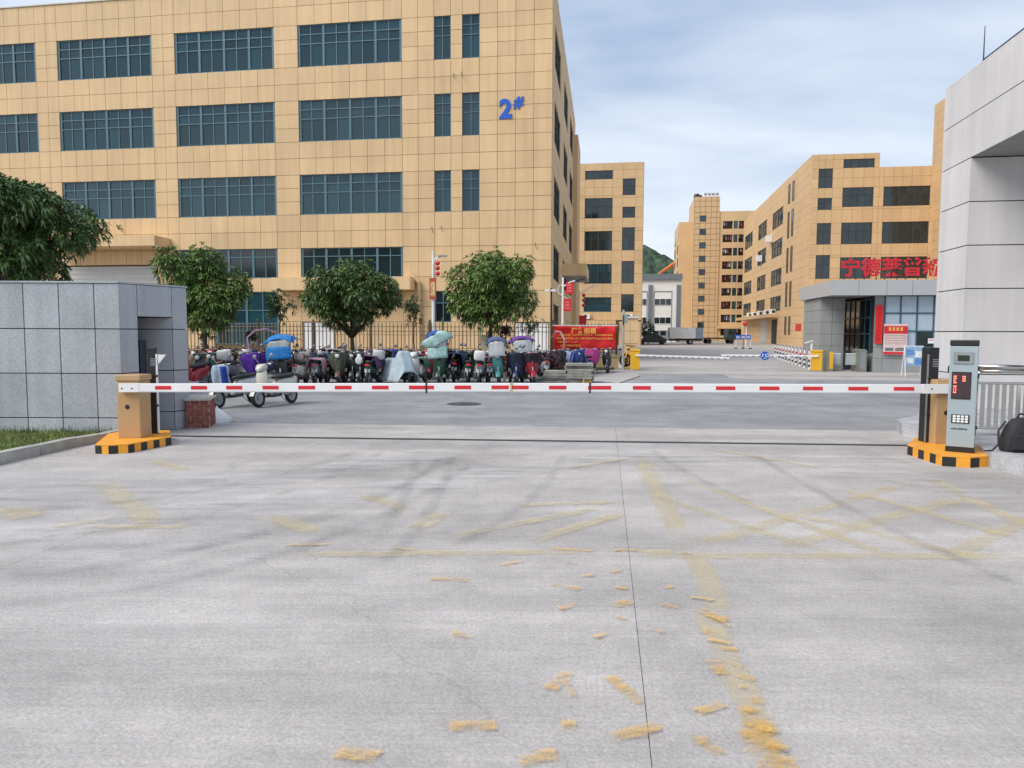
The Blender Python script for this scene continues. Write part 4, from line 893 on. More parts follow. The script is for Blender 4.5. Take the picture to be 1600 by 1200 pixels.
# ================================================================== TREES AND SHRUBS
def leaves(mb, blobs, nclus, nleaf, L, droop=.5, width=.2, shell=.55, seed=1):
    rnd = random.Random(seed); tot = sum(b[3]*b[4]*b[5] for b in blobs)
    for (cx, cy, cz, rx, ry, rz) in blobs:
        for _ in range(max(6, int(nclus*rx*ry*rz/tot))):
            while True:
                u = Vector((rnd.gauss(0, 1), rnd.gauss(0, 1), rnd.gauss(0, 1)))
                if u.length > .01: break
            u.normalize(); r = shell+(1-shell)*rnd.random()**.6 if rnd.random() < .9 else rnd.uniform(1.0, 1.3)
            if u.z < -.3 and rnd.random() < .45: continue
            p = Vector((cx+u.x*rx*r, cy+u.y*ry*r, cz+u.z*rz*r)); ax = (u+Vector((0, 0, .5))).normalized()
            s1 = ax.orthogonal().normalized(); s2 = ax.cross(s1); a0 = rnd.random()*6.28
            for k in range(nleaf):
                a = a0+k*2.4; el = rnd.uniform(.1, .95)
                d = (ax*el+(s1*math.cos(a)+s2*math.sin(a))*(1.1-el*.5)).normalized(); l = L*rnd.uniform(.65, 1.2)
                q0 = p; q1 = p+d*l*.5+Vector((0, 0, -droop*l*.12)); q2 = p+d*l*.88+Vector((0, 0, -droop*l*.62))
                n = d.cross(Vector((0, 0, 1)))
                if n.length < .05: n = Vector((1, 0, 0))
                n = n.normalized()*l*width/2; n.rotate(Matrix.Rotation(rnd.uniform(-.7, .7), 3, d))
                mb.add([q0-n*.25, q0+n*.25, q1+n, q1-n, q2], [(0, 1, 2, 3), (3, 2, 4)])
def tree(name, label, base, trunk, blobs, nclus, nleaf, L, m, seed, droop=.55, limbs=True, r=.09, cat='tree', group=None, width=.2, shell=.5):
    t = thing(name, label, cat, base, 0, group); rnd = random.Random(seed); tr = MB()
    n = len(trunk)-1; tr.tube(trunk, [r*(1.25-.55*i/n) for i in range(n+1)], 8); top = Vector(trunk[-1])
    if limbs:
        for (cx, cy, cz, rx, ry, rz) in blobs:
            c = Vector((cx, cy, cz)); mid = top.lerp(c, .5)+Vector((rnd.uniform(-.1, .1), rnd.uniform(-.1, .1), -.12)); tr.tube([top, mid, c], [r*.6, r*.42, r*.2], 6)
            for _ in range(3): 
                e = c+Vector((rnd.uniform(-1, 1)*rx*.7, rnd.uniform(-1, 1)*ry*.7, rnd.uniform(-.3, .8)*rz)); tr.tube([mid.lerp(c, rnd.uniform(.3, .9)), e], [r*.22, r*.06], 5)
    tr.build('trunk', bark, t, smooth=True); lm = MB(); leaves(lm, blobs, nclus, nleaf, L, droop, width, shell, seed)
    me = bpy.data.meshes.new('crown'); me.from_pydata(lm.v, [], lm.f); me.materials.append(m); me.update(); ob('crown', me, t); return t
def crown(px, Y, x0, x1, y0, y1, seed, nb=9, low=.0):
    """lobes filling the crown's measured extent; returns (base, blobs)"""
    rnd = random.Random(seed); base = A0(px, Y, .1); k = Y/FPX
    X0, X1 = (x0-800)*k-base.x, (x1-800)*k-base.x; Z1, Z0 = CH-(y0-518)*k-.1, CH-(y1-518)*k-.1
    W2, H2, cx, cz = (X1-X0)/2, (Z1-Z0)/2, (X0+X1)/2, (Z0+Z1)/2; B = [(cx, 0, cz, W2*.55, W2*.55, H2*.62)]
    for i in range(nb):
        a = 2*PI*i/nb+rnd.uniform(-.25, .25); dep = rnd.uniform(-.5, .5)
        e = rnd.uniform(.56, .72); B.append((cx+math.cos(a)*W2*e, dep*W2*1.1, cz+math.sin(a)*H2*e, W2*rnd.uniform(.28, .42), W2*rnd.uniform(.35, .5), H2*rnd.uniform(.30, .42)))
    for i in range(4): B.append((cx+rnd.uniform(-.5, .5)*W2, -W2*rnd.uniform(.35, .6), cz+rnd.uniform(-.3, .5)*H2, W2*.35, W2*.35, H2*.32))
    return base, B
b_, B_ = crown(322, 30.5, 245, 390, 392, 520, 3, 11); tree('mango_tree', 'bushy mango tree rising just right of the granite wall', b_, [(0, 0, 0), (.12, 0, .6), (-.05, 0, 1.1), (-.02, 0, 1.7), (.05, 0, 2.3)], B_, 2300, 11, .27, leafm, 3)
b_, B_ = crown(551, 31, 472, 618, 407, 518, 5, 11); tree('mango_tree', 'dark round mango tree with a forked trunk before the middle of the fence', b_, [(0, 0, 0), (.0, 0, .7), (-.03, 0, 1.35)], B_, 2300, 11, .26, leaf_dark, 5, r=.11)
b_, B_ = crown(768, 31, 696, 845, 394, 512, 8, 12); tree('mango_tree', 'flat-topped mango tree left of the corner of the factory, bright green on top', b_, [(0.1, 0, 0), (.0, 0, .7), (-.06, 0, 1.4), (-.02, 0, 1.9)], B_, 2300, 11, .27, leafm, 8, r=.11)
b_, B_ = crown(0, 19, -190, 132, 276, 470, 12, 13); tree('mango_tree', 'big dense mango tree towering over the granite wall at the left border', b_, [(0, 0, 0), (.05, 0, .9), (0, 0, 1.8)], B_, 4600, 11, .27, leaf_dark, 12, r=.16)
def sapling(label, px, Y, x0, x1, y0, y1, seed, n=110, m=None, L=.2, r=.03, name='young_tree', shell=.1):
    b_, B_ = crown(px, Y, x0, x1, y0, y1, seed, 5); return tree(name, label, b_, [(0, 0, 0), (.03, 0, .5), (-.02, 0, 1.2), (0, 0, B_[0][2])], B_, n, 9, L, m or leaf_small, seed, r=r, shell=shell)
sapling('small rounded young tree beside the forked mango tree, over the blue scooter canopy', 438, 33, 412, 462, 450, 508, 21, 150, L=.24)
sapling('slender young tree with sparse leaves between the two right mango trees', 647, 33, 627, 664, 458, 512, 22, 130, L=.2)
sapling('thin open young tree with bare stems right of the flat-topped mango', 826, 33, 803, 850, 485, 530, 23, 70, L=.18)
sapling('small purple-leaved sapling under the flat-topped mango tree', 785, 32, 770, 800, 505, 528, 24, 60, leaf_red, L=.2)
sapling('tiny sapling tuft in front of the fence left of the blue scooter canopy', 395, 33, 384, 404, 518, 534, 25, 30, L=.2, r=.02)
# red-leaved shrubs in the bed
k = 0
for px in (300, 326, 352, 380, 412, 446, 478, 506, 532, 560, 588, 640, 668, 706, 735, 765, 800, 830, 852):
    Y = 27.6+1.6*random.random()+(700-px)*.0035; p = A0(px, Y, .12); w = random.uniform(.5, .75); k += 1
    t = thing('shrub', 'low dark red-leaved shrub in the planting bed behind the scooters', 'shrub', p, 0, 'red-leaved shrubs in the planting bed')
    st = MB(); [st.tube([(0, 0, 0), (random.uniform(-.2, .2), random.uniform(-.1, .1), .4)], [.02, .008], 5) for _ in range(4)]; st.build('stems', bark, t)
    lm = MB(); leaves(lm, [(0, 0, .48, w, w*.8, .45), (w*.6, 0, .42, w*.6, w*.6, .38), (-w*.5, .1, .46, w*.6, w*.6, .42)], 170, 9, .11, .2, .45, .3, 100+k)
    me = bpy.data.meshes.new('foliage'); me.from_pydata(lm.v, [], lm.f); me.materials.append(leaf_red if px not in (588, 735) else leaf_small); me.update(); ob('foliage', me, t)
# ================================================================== LAMPS, POSTS
lp = thing('lamp_post', 'white lamp post with three red lanterns and a red banner before the factory', 'lamp post', A0(677, 38.5), RZ)
MB().tube([(0, 0, 0), (0, 0, 3), (0, 0, 5.9)], [.09, .08, .06], 8).build('pole', white, lp)
MB().tube([(0, 0, 5.1), (.12, -.1, 5.45), (.45, -.1, 5.6)], .04, 6).build('arm', white, lp); MB().box(.3, .75, -.2, .0, 5.58, 5.66).build('lamp_head', steel, lp)
for z in (5.25, 5.0, 4.72): 
    ln = MB().ball((.27, -.1, z), .13, .13, .11).build('lantern', M('lantern_red', (.55, .03, .03), .5), lp)
piece('banner_panel', lp, M('banner_dull_red', (.42, .07, .045), .6), -.16, .2, -.14, -.12, 3.4, 4.5); piece('banner_print', lp, M('banner_print', (.65, .42, .2), .6, .5, 9), -.10, .14, -.146, -.1405, 3.55, 4.3)
lp2 = thing('lamp_post', 'white lamp post with a curved arm and two red festive signs near the factory corner', 'lamp post', A0(879, 39), RZ)
MB().tube([(0, 0, 0), (0, 0, 4.6)], [.07, .05], 8).build('pole', white, lp2); MB().tube([(0, 0, 4.1), (.4, -.1, 4.35), (.7, -.1, 4.42)], .035, 6).build('arm', white, lp2); MB().tube([(.65, -.1, 4.4), (1.15, -.1, 4.55)], .05, 6).build('lamp_head', black, lp2)
sw_ = MB(); sw_.tube([(.15*math.cos(a)-.12, 0, 3.95+.25*math.sin(a)) for a in [i*.45 for i in range(15)]], .018, 5); sw_.tube([(.13*math.cos(a)+.12, 0, 3.4+.17*math.sin(a)) for a in [i*.45 for i in range(15)]], .018, 5); sw_.build('scrollwork', white, lp2)
for x, z in ((.35, 3.75), (.25, 2.85)): 
    q = piece('festive_sign', lp2, redp, x-.18, x+.2, -.1, -.06, z-.02, z+.62)
    ms = MB(); [ms.box(x-.1+.08*(j % 3), x-.05+.08*(j % 3), -.108, -.101, z+.1+.15*(j//3), z+.18+.15*(j//3)) for j in range(9)]; ms.build('sign_pattern', M('pattern_red', (.85, .25, .2), .6), lp2)
lp3 = thing('lamp_post', 'thin pale lamp post with red rings beside the tan office building', 'lamp post', A0(905, 52), RZ); MB().tube([(0, 0, 0), (0, 0, 4.7)], [.06, .04], 6).build('pole', white, lp3); MB().tube([(0, 0, 4.4), (.8, -.1, 4.9), (1.3, -.1, 5.0)], .035, 6).build('arm', white, lp3)
for z in (4.3, 3.95, 3.6): MB().ball((.3, -.1, z), .13).build('lantern', M('lantern_red', (.55, .03, .03)), lp3)
piece('festive_sign', lp3, redp, .0, .5, -.1, -.06, 2.2, 2.9)
cm = thing('camera_pole', 'thin black pole with small cameras at the corner of the factory', 'pole', A0(861, 36.5), RZ); MB().cyl((0, 0, 0), (0, 0, 3.9), .045).build('pole', black, cm)
for x in (-.18, .12): MB().box(x-.12, x+.12, -.18, -.05, 3.72, 3.82).build('camera', white, cm)
gpst = thing('green_post', 'plain green post behind the fence beside the lantern lamp post', 'post', A0(692, 37), RZ); MB().cyl((0, 0, 0), (0, 0, 2.35), .06).build('post', M('post_green', (.09, .13, .05), .6), gpst); MB().lathe([(0, .06), (.07, .03), (.075, 0)], (0, 0, 2.35), n=8).build('cap', M('post_green', (.09, .13, .05)), gpst)
spst = thing('sign_post', 'grey steel post with a small green plate beside the yellow cabinet', 'sign post', G(973, 579), RZ); MB().cyl((0, 0, 0), (0, 0, 2.75), .055).build('post', M('post_grey', (.36, .40, .40), .5), spst); MB().box(-.05, .2, -.09, -.065, 2.15, 2.55).build('plate', M('plate_green', (.25, .33, .31), .5), spst); MB().box(-.02, .03, -.1, -.06, 2.05, 2.5).build('bracket', black, spst)
ub = thing('utility_box', 'cream electrical box mounted in front of the fence behind the flat-topped mango', 'cabinet', A0(757, 32.2), RZ); MB().box(-.18, .18, -.15, .15, .45, 1.6).build('box', M('cream', (.72, .62, .42)), ub); MB().box(-.26, .26, -.2, .2, .38, .45).build('shelf', steel, ub); MB().cyl((0, 0, .1), (0, 0, .4), .05).build('leg', steel, ub)
# bamboo tree stakes beside the forked mango
stk = thing('tree_stakes', 'tripod of bamboo stakes beside the forked mango tree', 'stakes', A0(536, 30.8, .1), 0)
for k in range(6): a = k*1.05; MB().cyl((.42*math.cos(a), .42*math.sin(a), 0), (0, 0, 1.15), .025, n=6).build('stake', M('bamboo', (.30, .23, .12), .7), stk)
# ================================================================== STONE PILE, BIKES, SIGN
slabm = M('stone_slab', (.30, .29, .26), .9, .25, 4, rand=.25, bump=.5)
sp = thing('stone_slab_pile', 'untidy stack of grey stone kerb slabs at the end of the scooter row', 'stone pile', G(868, 599), RZ)
rnd = random.Random(4)
for col, (x0, w, nl) in enumerate(((-.45, 1.0, 5), (.35, 1.05, 8), (-.75, .7, 2))):
    for k in range(nl):
        h = .085; o = piece('stone_slab', sp, slabm, x0+rnd.uniform(-.06, .06), x0+w*.86+rnd.uniform(-.06, .06), rnd.uniform(-.05, .05), .75, k*h+.002+col*.001, (k+1)*h-.008); o.rotation_euler = (rnd.uniform(-.008, .008), rnd.uniform(-.008, .008), rnd.uniform(-.06, .06))
an = thing('caution_stand', 'small yellow folding floor stand at the end of the stone pile', 'floor sign', G(916, 599.5), .1)
av = MB()
for s_ in (-1, 1):
    av.tube([(.14, s_*.13, 0), (.045, s_*.01, .42)], .014, 5); av.tube([(-.14, s_*.13, 0), (-.045, s_*.01, .42)], .014, 5); av.tube([(.12, s_*.11, .06), (-.12, s_*.11, .06)], .012, 5)
av.build('frame', yellow, an); MB().prism([(-.1, .14), (.1, .14), (.045, .40), (-.045, .40)], -.075, -.06, 'y').build('panel', M('sign_yellow_pale', (.7, .5, .2), .6), an); MB().prism([(-.03, .19), (.03, .19), (.0, .30)], -.079, -.0755, 'y').build('warning_mark', black, an)
def wheel(parent, x, z, r, w, rimm, spokes=False):
    wh = MB().lathe([(r, -w*.3), (r, w*.3), (r*.9, w*.5), (r*.72, w*.42), (r*.72, -w*.42), (r*.9, -w*.5), (r, -w*.3)], (x, 0, z), (0, 1, 0), 18).build('wheel', rubber, parent, smooth=True)
    if spokes:
        sp_ = MB(); [sp_.cyl((x, 0, z), (x+r*.74*math.cos(a), 0, z+r*.74*math.sin(a)), .006, n=4) for a in [i*PI/6 for i in range(12)]]; sp_.build('rim', rimm, wh)
    else:
        MB().lathe([(r*.74, -w*.3), (r*.70, 0), (r*.74, w*.3)], (x, 0, z), (0, 1, 0), 16).build('rim', rimm, wh)
        sp_ = MB(); sp_.lathe([(0, w*.42), (r*.26, w*.42), (r*.26, -w*.42), (0, -w*.42)], (x, 0, z), (0, 1, 0), 10)
        for i in range(5):
            a = i*2*PI/5; sp_.cyl((x, 0, z), (x+r*.72*math.cos(a), 0, z+r*.72*math.sin(a)), .022, .016, 6)
        sp_.build('hub_spokes', rimm, wh)
    return wh
def bicycle(label, p, rz, lean=.08):
    t = thing('bicycle', label, 'bicycle', p, rz); t.rotation_euler.x = lean
    for x in (-.5, .52): wheel(t, x, .31, .31, .05, black, True)
    f = MB(); f.tube([(-.5, 0, .31), (-.1, 0, .32), (.36, 0, .72), (.52, 0, .31)], .022, 6); f.tube([(-.1, 0, .32), (-.22, 0, .78)], .022, 6); f.tube([(-.5, 0, .31), (-.19, 0, .62)], .014, 6); f.tube([(.36, 0, .72), (.31, 0, .98)], .02, 6); f.build('frame', yellow, t)
    MB().ball((-.24, 0, .82), .14, .08, .04).build('saddle', black, t); MB().tube([(.25, -.26, 1.0), (.31, 0, .98), (.25, .26, 1.0)], .013, 6).build('handlebar', black, t); MB().box(.42, .66, -.14, .14, .68, .86).build('basket', yellow, t); MB().prism([(-.8, .45), (-.72, .6), (-.5, .66), (-.3, .6), (-.5, .63), (-.7, .56)], -.03, .03, 'y').build('mudguard', yellow, t)
    return t
bicycle('yellow shared bicycle half hidden behind the grey sign post', A0(962, 34.6, .12), math.radians(150)); bicycle('yellow shared bicycle leaning next to the yellow barrier cabinet', A0(982, 34.9, .12), math.radians(70))
# ================================================================== SCOOTERS
def paint(n, c, r=.3): return M('paint_'+n, c, r, .05, spec=.5)
PC = dict(white=(.62, .62, .60), cream=(.58, .56, .48), black=(.025, .025, .028), red=(.30, .02, .03), green=(.02, .07, .045), blue=(.03, .09, .36), grey=(.25, .27, .28), navy=(.02, .03, .09), teal=(.06, .24, .24), silver=(.45, .47, .48), pink=(.55, .22, .3), brown=(.12, .06, .04), purple=(.09, .03, .22))
CACHE = {}
def cpart(key, fn_, smooth=True):
    if key not in CACHE: CACHE[key] = fn_().mesh(key, white, smooth)
    return CACHE[key]
def put(name, key, fn_, m, parent, smooth=True):
    o = ob(name, cpart(key, fn_, smooth), parent); o.material_slots[0].link = 'OBJECT'; o.material_slots[0].material = m; return o
def loft(secs, n=12, pw=.7):
    """rounded sections (x, z, half width, half height) along x"""
    mb = MB()
    for (x, z, w, h) in secs:
        for i in range(n):
            a = 2*PI*i/n; c, s_ = math.cos(a), math.sin(a); mb.v.append((x, w*math.copysign(abs(c)**pw, c), z+h*math.copysign(abs(s_)**pw, s_)))
    for j in range(len(secs)-1):
        for i in range(n): mb.f.append((j*n+i, j*n+(i+1) % n, (j+1)*n+(i+1) % n, (j+1)*n+i)); mb.mi.append(0)
    mb.f += [tuple(range(n)), tuple(range((len(secs)-1)*n, len(secs)*n))]; mb.mi += [0, 0]; return mb
def f_body(): return loft([(-.86, .66, .05, .05), (-.80, .62, .10, .09), (-.6, .54, .15, .15), (-.3, .50, .16, .18), (-.08, .46, .14, .20), (.0, .38, .12, .12), (.05, .33, .12, .06)])
def f_floor(): return loft([(-.12, .27, .13, .05), (.1, .25, .15, .04), (.32, .26, .15, .04), (.42, .32, .14, .07)])
def f_apron():
    mb = MB(); pr = [(.36, .26, .12), (.43, .42, .17), (.47, .62, .19), (.46, .80, .17), (.42, .94, .11)]
    for x, z, w in pr:
        for q in (-1, -.55, 0, .55, 1): mb.v.append((x+.10*(1-q*q), q*w, z))
    for x, z, w in pr:
        for q in (-1, -.55, 0, .55, 1): mb.v.append((x-.04+.08*(1-q*q), q*w, z))
    k = len(pr)*5
    for j in range(len(pr)-1):
        for i in range(4):
            a = j*5+i; mb.f += [(a, a+1, a+6, a+5), (k+a+5, k+a+6, k+a+1, k+a)]; mb.mi += [0, 0]
        for i in (0, 4): a = j*5+i; mb.f.append((a, a+5, k+a+5, k+a)); mb.mi.append(0)
    for i in range(4): 
        mb.f += [(i, i+1, k+i+1, k+i), (k-5+i, k-4+i, 2*k-4+i, 2*k-5+i)]; mb.mi += [0, 0]
    return mb
def f_cowl(): return loft([(.26, .98, .06, .05), (.34, 1.0, .13, .07), (.46, .99, .14, .085), (.54, .95, .10, .07), (.57, .93, .04, .04)])
def f_seat(): return loft([(-.78, .76, .06, .035), (-.68, .76, .13, .05), (-.35, .74, .15, .05), (-.05, .72, .13, .05), (.02, .71, .06, .035)])
def f_fender():
    mb = MB(); R_ = .26; ns = 9
    for i in range(ns):
        a = math.radians(15+i*17)
        for q in (-1, 0, 1): mb.v.append((.66+R_*math.cos(a)*(1 if q == 0 else .93), q*.07, .23+R_*math.sin(a)*(1 if q == 0 else .93)))
    for i in range(ns-1):
        for q in range(2): mb.f.append((i*3+q, i*3+q+1, i*3+q+4, i*3+q+3)); mb.mi.append(0)
    return mb
def f_bars():
    mb = MB(); mb.tube([(.28, -.33, 1.04), (.36, -.14, 1.06), (.37, .14, 1.06), (.28, .33, 1.04)], .014, 6); mb.tube([(.66, 0, .23), (.42, 0, .96)], .028, 6); return mb
def f_grips():
    mb = MB()
    for s_ in (-1, 1): mb.cyl((.28, s_*.33, 1.04), (.32, s_*.22, 1.052), .022, n=8)
    return mb
def f_mirror():
    mb = MB(); mb.tube([(.36, 0, 1.06), (.36, .06, 1.17), (.34, .12, 1.24)], .008, 5); mb.lathe([(0, .015), (.055, .01), (.06, 0), (.05, -.01), (0, -.012)], (.33, .15, 1.27), (1, 0, .1), 10); return mb
def f_light(): return MB().lathe([(0, .03), (.05, .022), (.07, 0)], (.555, 0, .945), (1, 0, .15), 12)
def f_tail(): return MB().box(-.885, -.86, -.07, .07, .64, .70)
def f_plate(): return MB().box(-.80, -.792, -.09, .09, .43, .55)
def f_rear(): 
    mb = MB(); mb.tube([(-.6, 0, .23), (-.25, .08, .28)], .03, 6); mb.tube([(-.62, .1, .25), (-.55, .12, .6)], .022, 6); mb.tube([(-.1, .1, .22), (-.2, .26, .01)], .012, 5); mb.tube([(-.8, 0, .55), (-.95, 0, .32)], .03, 5); return mb
def f_box(): return loft([(-1.02, .98, .14, .12), (-.98, .98, .18, .16), (-.72, .98, .18, .16), (-.68, .98, .14, .12)], pw=.4)
def scooter(label, p, hd, body, trim='black', seat='black', lean=.07, box=None, tail=True, name='electric_scooter', mir=True):
    t = thing(name, label, 'scooter', p, math.radians(hd), 'scooters parked along the bed'); t.rotation_euler.x = lean; bm__, tm = paint(body, PC[body]), paint(trim, PC[trim])
    put('body', 'body', f_body, bm__, t); put('floorboard', 'floorboard', f_floor, tm, t); put('front_apron', 'front_apron', f_apron, bm__, t); put('handlebar_cowl', 'handlebar_cowl', f_cowl, bm__, t); put('seat', 'seat', f_seat, paint('seat_'+seat, PC[seat], .6), t)
    put('front_fender', 'front_fender', f_fender, bm__, t); put('handlebar', 'handlebar', f_bars, chrome, t); put('grips', 'grips', f_grips, rubber, t); put('headlight', 'headlight', f_light, M('lamp_glass', (.65, .66, .62), .15, 0), t, True); put('tail_light', 'tail_light', f_tail, redp, t, False); put('licence_plate', 'licence_plate', f_plate, M('plate_white', (.62, .66, .62), .5), t, False); put('swing_arm', 'swing_arm', f_rear, steel, t)
    if mir:
        for s_ in ((-1, 1) if len(label) % 3 == 0 else ()): o = put('mirror', 'mirror', f_mirror, M('mirror_grey', (.2, .2, .21), .3), t); o.location.y = .12*s_; o.scale.y = s_
    for x in (-.62, .66):
        w = ob('wheel', cpart('tyre', lambda: MB().lathe([(.235, -.03), (.235, .03), (.21, .05), (.165, .04), (.165, -.04), (.21, -.05), (.235, -.03)], (0, 0, 0), (0, 1, 0), 18)), t); w.location = (x, 0, .235); w.material_slots[0].link = 'OBJECT'; w.material_slots[0].material = rubber
        put('rim', 'rim', lambda: MB().lathe([(0, .05), (.05, .05), (.06, .02), (.17, .025), (.17, -.025), (.06, -.02), (.05, -.05), (0, -.05)], (0, 0, 0), (0, 1, 0), 14), steel, w, False)
    if box: put('top_box', 'top_box', f_box, paint(box, PC[box]), t)
    return t
def sheet(fn_, nu, nv, name, m, parent, thick=.012):
    mb = MB()
    for j in range(nv+1):
        for i in range(nu+1): mb.v.append(fn_(i/nu, j/nv))
    for j in range(nv):
        for i in range(nu): mb.f.append((j*(nu+1)+i, j*(nu+1)+i+1, (j+1)*(nu+1)+i+1, (j+1)*(nu+1)+i)); mb.mi.append(0)
    o = mb.build(name, m, parent, smooth=True); md = o.modifiers.new('thick', 'SOLIDIFY'); md.thickness = thick; return o
def cloth(n, c, sc=14, var=.3): return M('cloth_'+n, c, .9, var, sc)
def quilt(t, m, wide=.36, low=.30, top=1.06):
    """windproof apron hung from the handlebars"""
    ph = random.random()*6
    def f(u, v):
        y = (u-.5)*2; z = top+(low-top)*v*(1-.30*abs(y)**2.5)-.05*abs(y)**3; w = wide*(.72+.75*v*(1-v)-.18*v); return (.62-.22*abs(y)**1.6*(1+v*.3)+.07*math.sin(v*2.5+ph)+.03*math.sin(y*8+ph+v*3)*v+.018*math.sin(y*15+ph*2), y*w*(1+.06*math.sin(v*9+ph)), z+.04*math.sin(y*5+ph)*v)
    return sheet(f, 16, 10, 'wind_apron', m, t)
def rag(t, m, x0=-.7, x1=-.1, w=.22, drop=.28, z=.81):
    ph = random.random()*6
    def f(u, v):
        s_ = (v-.5)*2; y = s_*w; d = max(0, abs(s_)-.55)/.45; return (x0+(x1-x0)*u+.02*math.sin(s_*5+ph), y*(1-.1*d)+.01*math.sin(u*14+ph), z-drop*d*d**.3*(1+.2*math.sin(u*7+ph))+.015*math.sin(u*10+ph))
    return sheet(f, 14, 14, 'draped_cloth', m, t)
def canopy(t, m, shield, top=1.95, fx=.55, rx=-.75, w=.42, band=None, tilt=0):
    """rain canopy on a curved frame: roof, clear front shield, rear stays"""
    fr2 = MB(); 
    for s_ in (-1, 1): fr2.tube([(.5, s_*.16, .9), (fx+.02, s_*w*.8, 1.3), (fx-.1, s_*w*.85, top-.12), (rx+.3, s_*w*.6, top-.02), (rx, s_*.3, top-.25), (rx-.05, s_*.1, .8)], .012, 5)
    fr2.build('canopy_frame', black, t)
    def f(u, v):
        y = (v-.5)*2; x = fx+(rx-fx)*u; z = top-.22*(y*y)*.7-.20*max(0, .25-u)/.25*.6-.16*u*u+.015*math.sin(y*7*u+u*9); return (x, y*w, z+tilt*u)
    r_ = sheet(f, 14, 10, 'canopy', m, t)
    def g(u, v):
        y = (u-.5)*2; return (fx+.06+.06*(1-y*y)-.10*v, y*w*(.8-.12*abs(v-.6)), .95+(top-.18-.95)*v)
    s__ = sheet(g, 8, 8, 'wind_shield', shield, t, .006)
    if band:
        def h(u, v):
            y = (u-.5)*2; return (fx+.085+.06*(1-y*y)-.06*v, y*w*.82, .88+.38*v)
        sheet(h, 8, 4, 'lower_panel', band, t, .006)
clear = M('clear_shield', (.50, .54, .56), .2, .15, 6, alpha=.6)
tealc = M('teal_shield', (.30, .46, .43), .4, .25, 9)
def SC(px, py, *a, **k): return G(px, py)
def covered(label, p, hd, m):
    t = thing('covered_scooter', label, 'scooter', p, math.radians(hd), 'scooters parked along the bed')
    prof = [(-.95, .50), (-.85, .80), (-.6, .86), (-.25, .82), (.1, .86), (.33, 1.12), (.5, 1.10), (.68, .8), (.85, .45)]
    def f(u, v):
        s_ = (v-.5)*2; k = u*(len(prof)-1); i = min(int(k), len(prof)-2); fr_2 = k-i; x = prof[i][0]*(1-fr_2)+prof[i+1][0]*fr_2; zt = prof[i][1]*(1-fr_2)+prof[i+1][1]*fr_2
        a = abs(s_); spread = .06+.36*a**.8; fold = .035*math.sin(u*26)*a+.02*math.sin(u*11+2)*a
        return (x*(1+.05*a), math.copysign(spread+fold, s_) if a > .02 else 0, zt-(zt-.12)*max(0, (a-.18)/.82)**1.15)
    sheet(f, 44, 26, 'cover', m, t)
    for x in (-.62, .66): 
        w = ob('wheel', cpart('tyre', lambda: MB()), t); w.location = (x, 0, .235); w.material_slots[0].link = 'OBJECT'; w.material_slots[0].material = rubber
    return t
# two white scooters standing out on the road
p1 = G(372, 634); t = scooter('white scooter with a leaning front wheel parked out on the road, nearest the brick wall', p1, -112, 'white', 'black', lean=.16); t.scale = (.9, .9, .92); quilt(t, cloth('silver_blue', (.30, .38, .46)), .34, .42); 
sheet(lambda u, v: (.60-.1*(2*u-1)**2, .17+(u-.5)*.2, 1.0-.55*v), 5, 5, 'blue_panel', cloth('deep_blue', (.01, .04, .25)), t)
p2 = G(432, 633); t = scooter('cream and white step-through scooter on the road, right of the other white one', p2, -112, 'cream', 'black', 'black', lean=.1); t.scale = (.9, .9, .92)
# the crowded left end
for a in [
 ('red and white scooter half hidden by the granite wall', 303, 612, -95, 'red', 'white', 'black', {}),
 ('black scooter with a grey fly-screen next to the red one', 322, 606, -85, 'black', 'grey', 'black', {}),
 ('dark green scooter with a round headlamp behind the white road scooters', 345, 603, -98, 'green', 'black', 'brown', {}),
 ('grey scooter with a white top box behind the white road scooters', 368, 601, 84, 'grey', 'black', 'black', dict(box='white')),
]:
    scooter(a[0], G(a[1], a[2]), a[3], a[4], a[5], a[6], **a[7])
t = scooter('scooter wrapped in a bright purple wind apron left of the blue canopy', G(404, 603), -80, 'purple', 'black'); quilt(t, cloth('purple', (.08, .02, .26)), .48, .35); rag(t, cloth('purple2', (.13, .06, .3)), -.8, .1, .3, .3, .84)
t = scooter('scooter with a bright blue roofed rain canopy and clear windscreen', G(447, 604), -86, 'black', 'black'); canopy(t, cloth('sky_blue', (.02, .19, .50)), clear, 1.62, band=cloth('sky_blue', (.02, .19, .50)), w=.46, tilt=.1)
t = scooter('dark scooter with a pink arched rain hood left of the blue canopy, in the back', G(416, 592), -160, 'navy', 'black'); fr3 = MB(); fr3.tube([(.55, 0, 1.0), (.62, 0, 1.5), (.35, 0, 1.75), (-.05, 0, 1.82), (-.45, 0, 1.62), (-.6, 0, 1.3)], .03, 6); fr3.build('hood_hoop', cloth('hood_pink', (.4, .2, .36)), t)
t = scooter('beige scooter with a pinkish helmet on its seat right of the blue canopy', G(470, 602), 92, 'cream', 'brown', box=None); MB().ball((-.45, 0, .93), .17, .15, .15).build('helmet', paint('helmet_pink', (.5, .36, .36)), t)
t = scooter('scooter covered by a pink patterned cloth beside the beige one', G(496, 600), 96, 'grey', 'black'); rag(t, cloth('pink', (.55, .28, .34), 22, .5), -.8, .0, .32, .4, .86); quilt(t, cloth('blue_grey', (.10, .16, .25)), .4)
t = scooter('black scooter with a white dotted wrap on its handlebars behind the stakes', G(519, 597), 88, 'black', 'black'); rag(t, cloth('dotted', (.32, .30, .34), 40, .9), .1, .55, .38, .3, 1.12)
t = scooter('plain black scooter with a rear rack left of the round-lamp scooter', G(545, 598), 90, 'black', 'grey')
t = scooter('black scooter with a big round white headlamp facing the road', G(571, 600), -92, 'black', 'black'); MB().lathe([(0, .05), (.10, .04), (.135, 0), (.12, -.06)], (.58, 0, .80), (1, 0, 0), 16).build('round_headlamp', M('lamp_pale', (.62, .66, .62), .2), t)
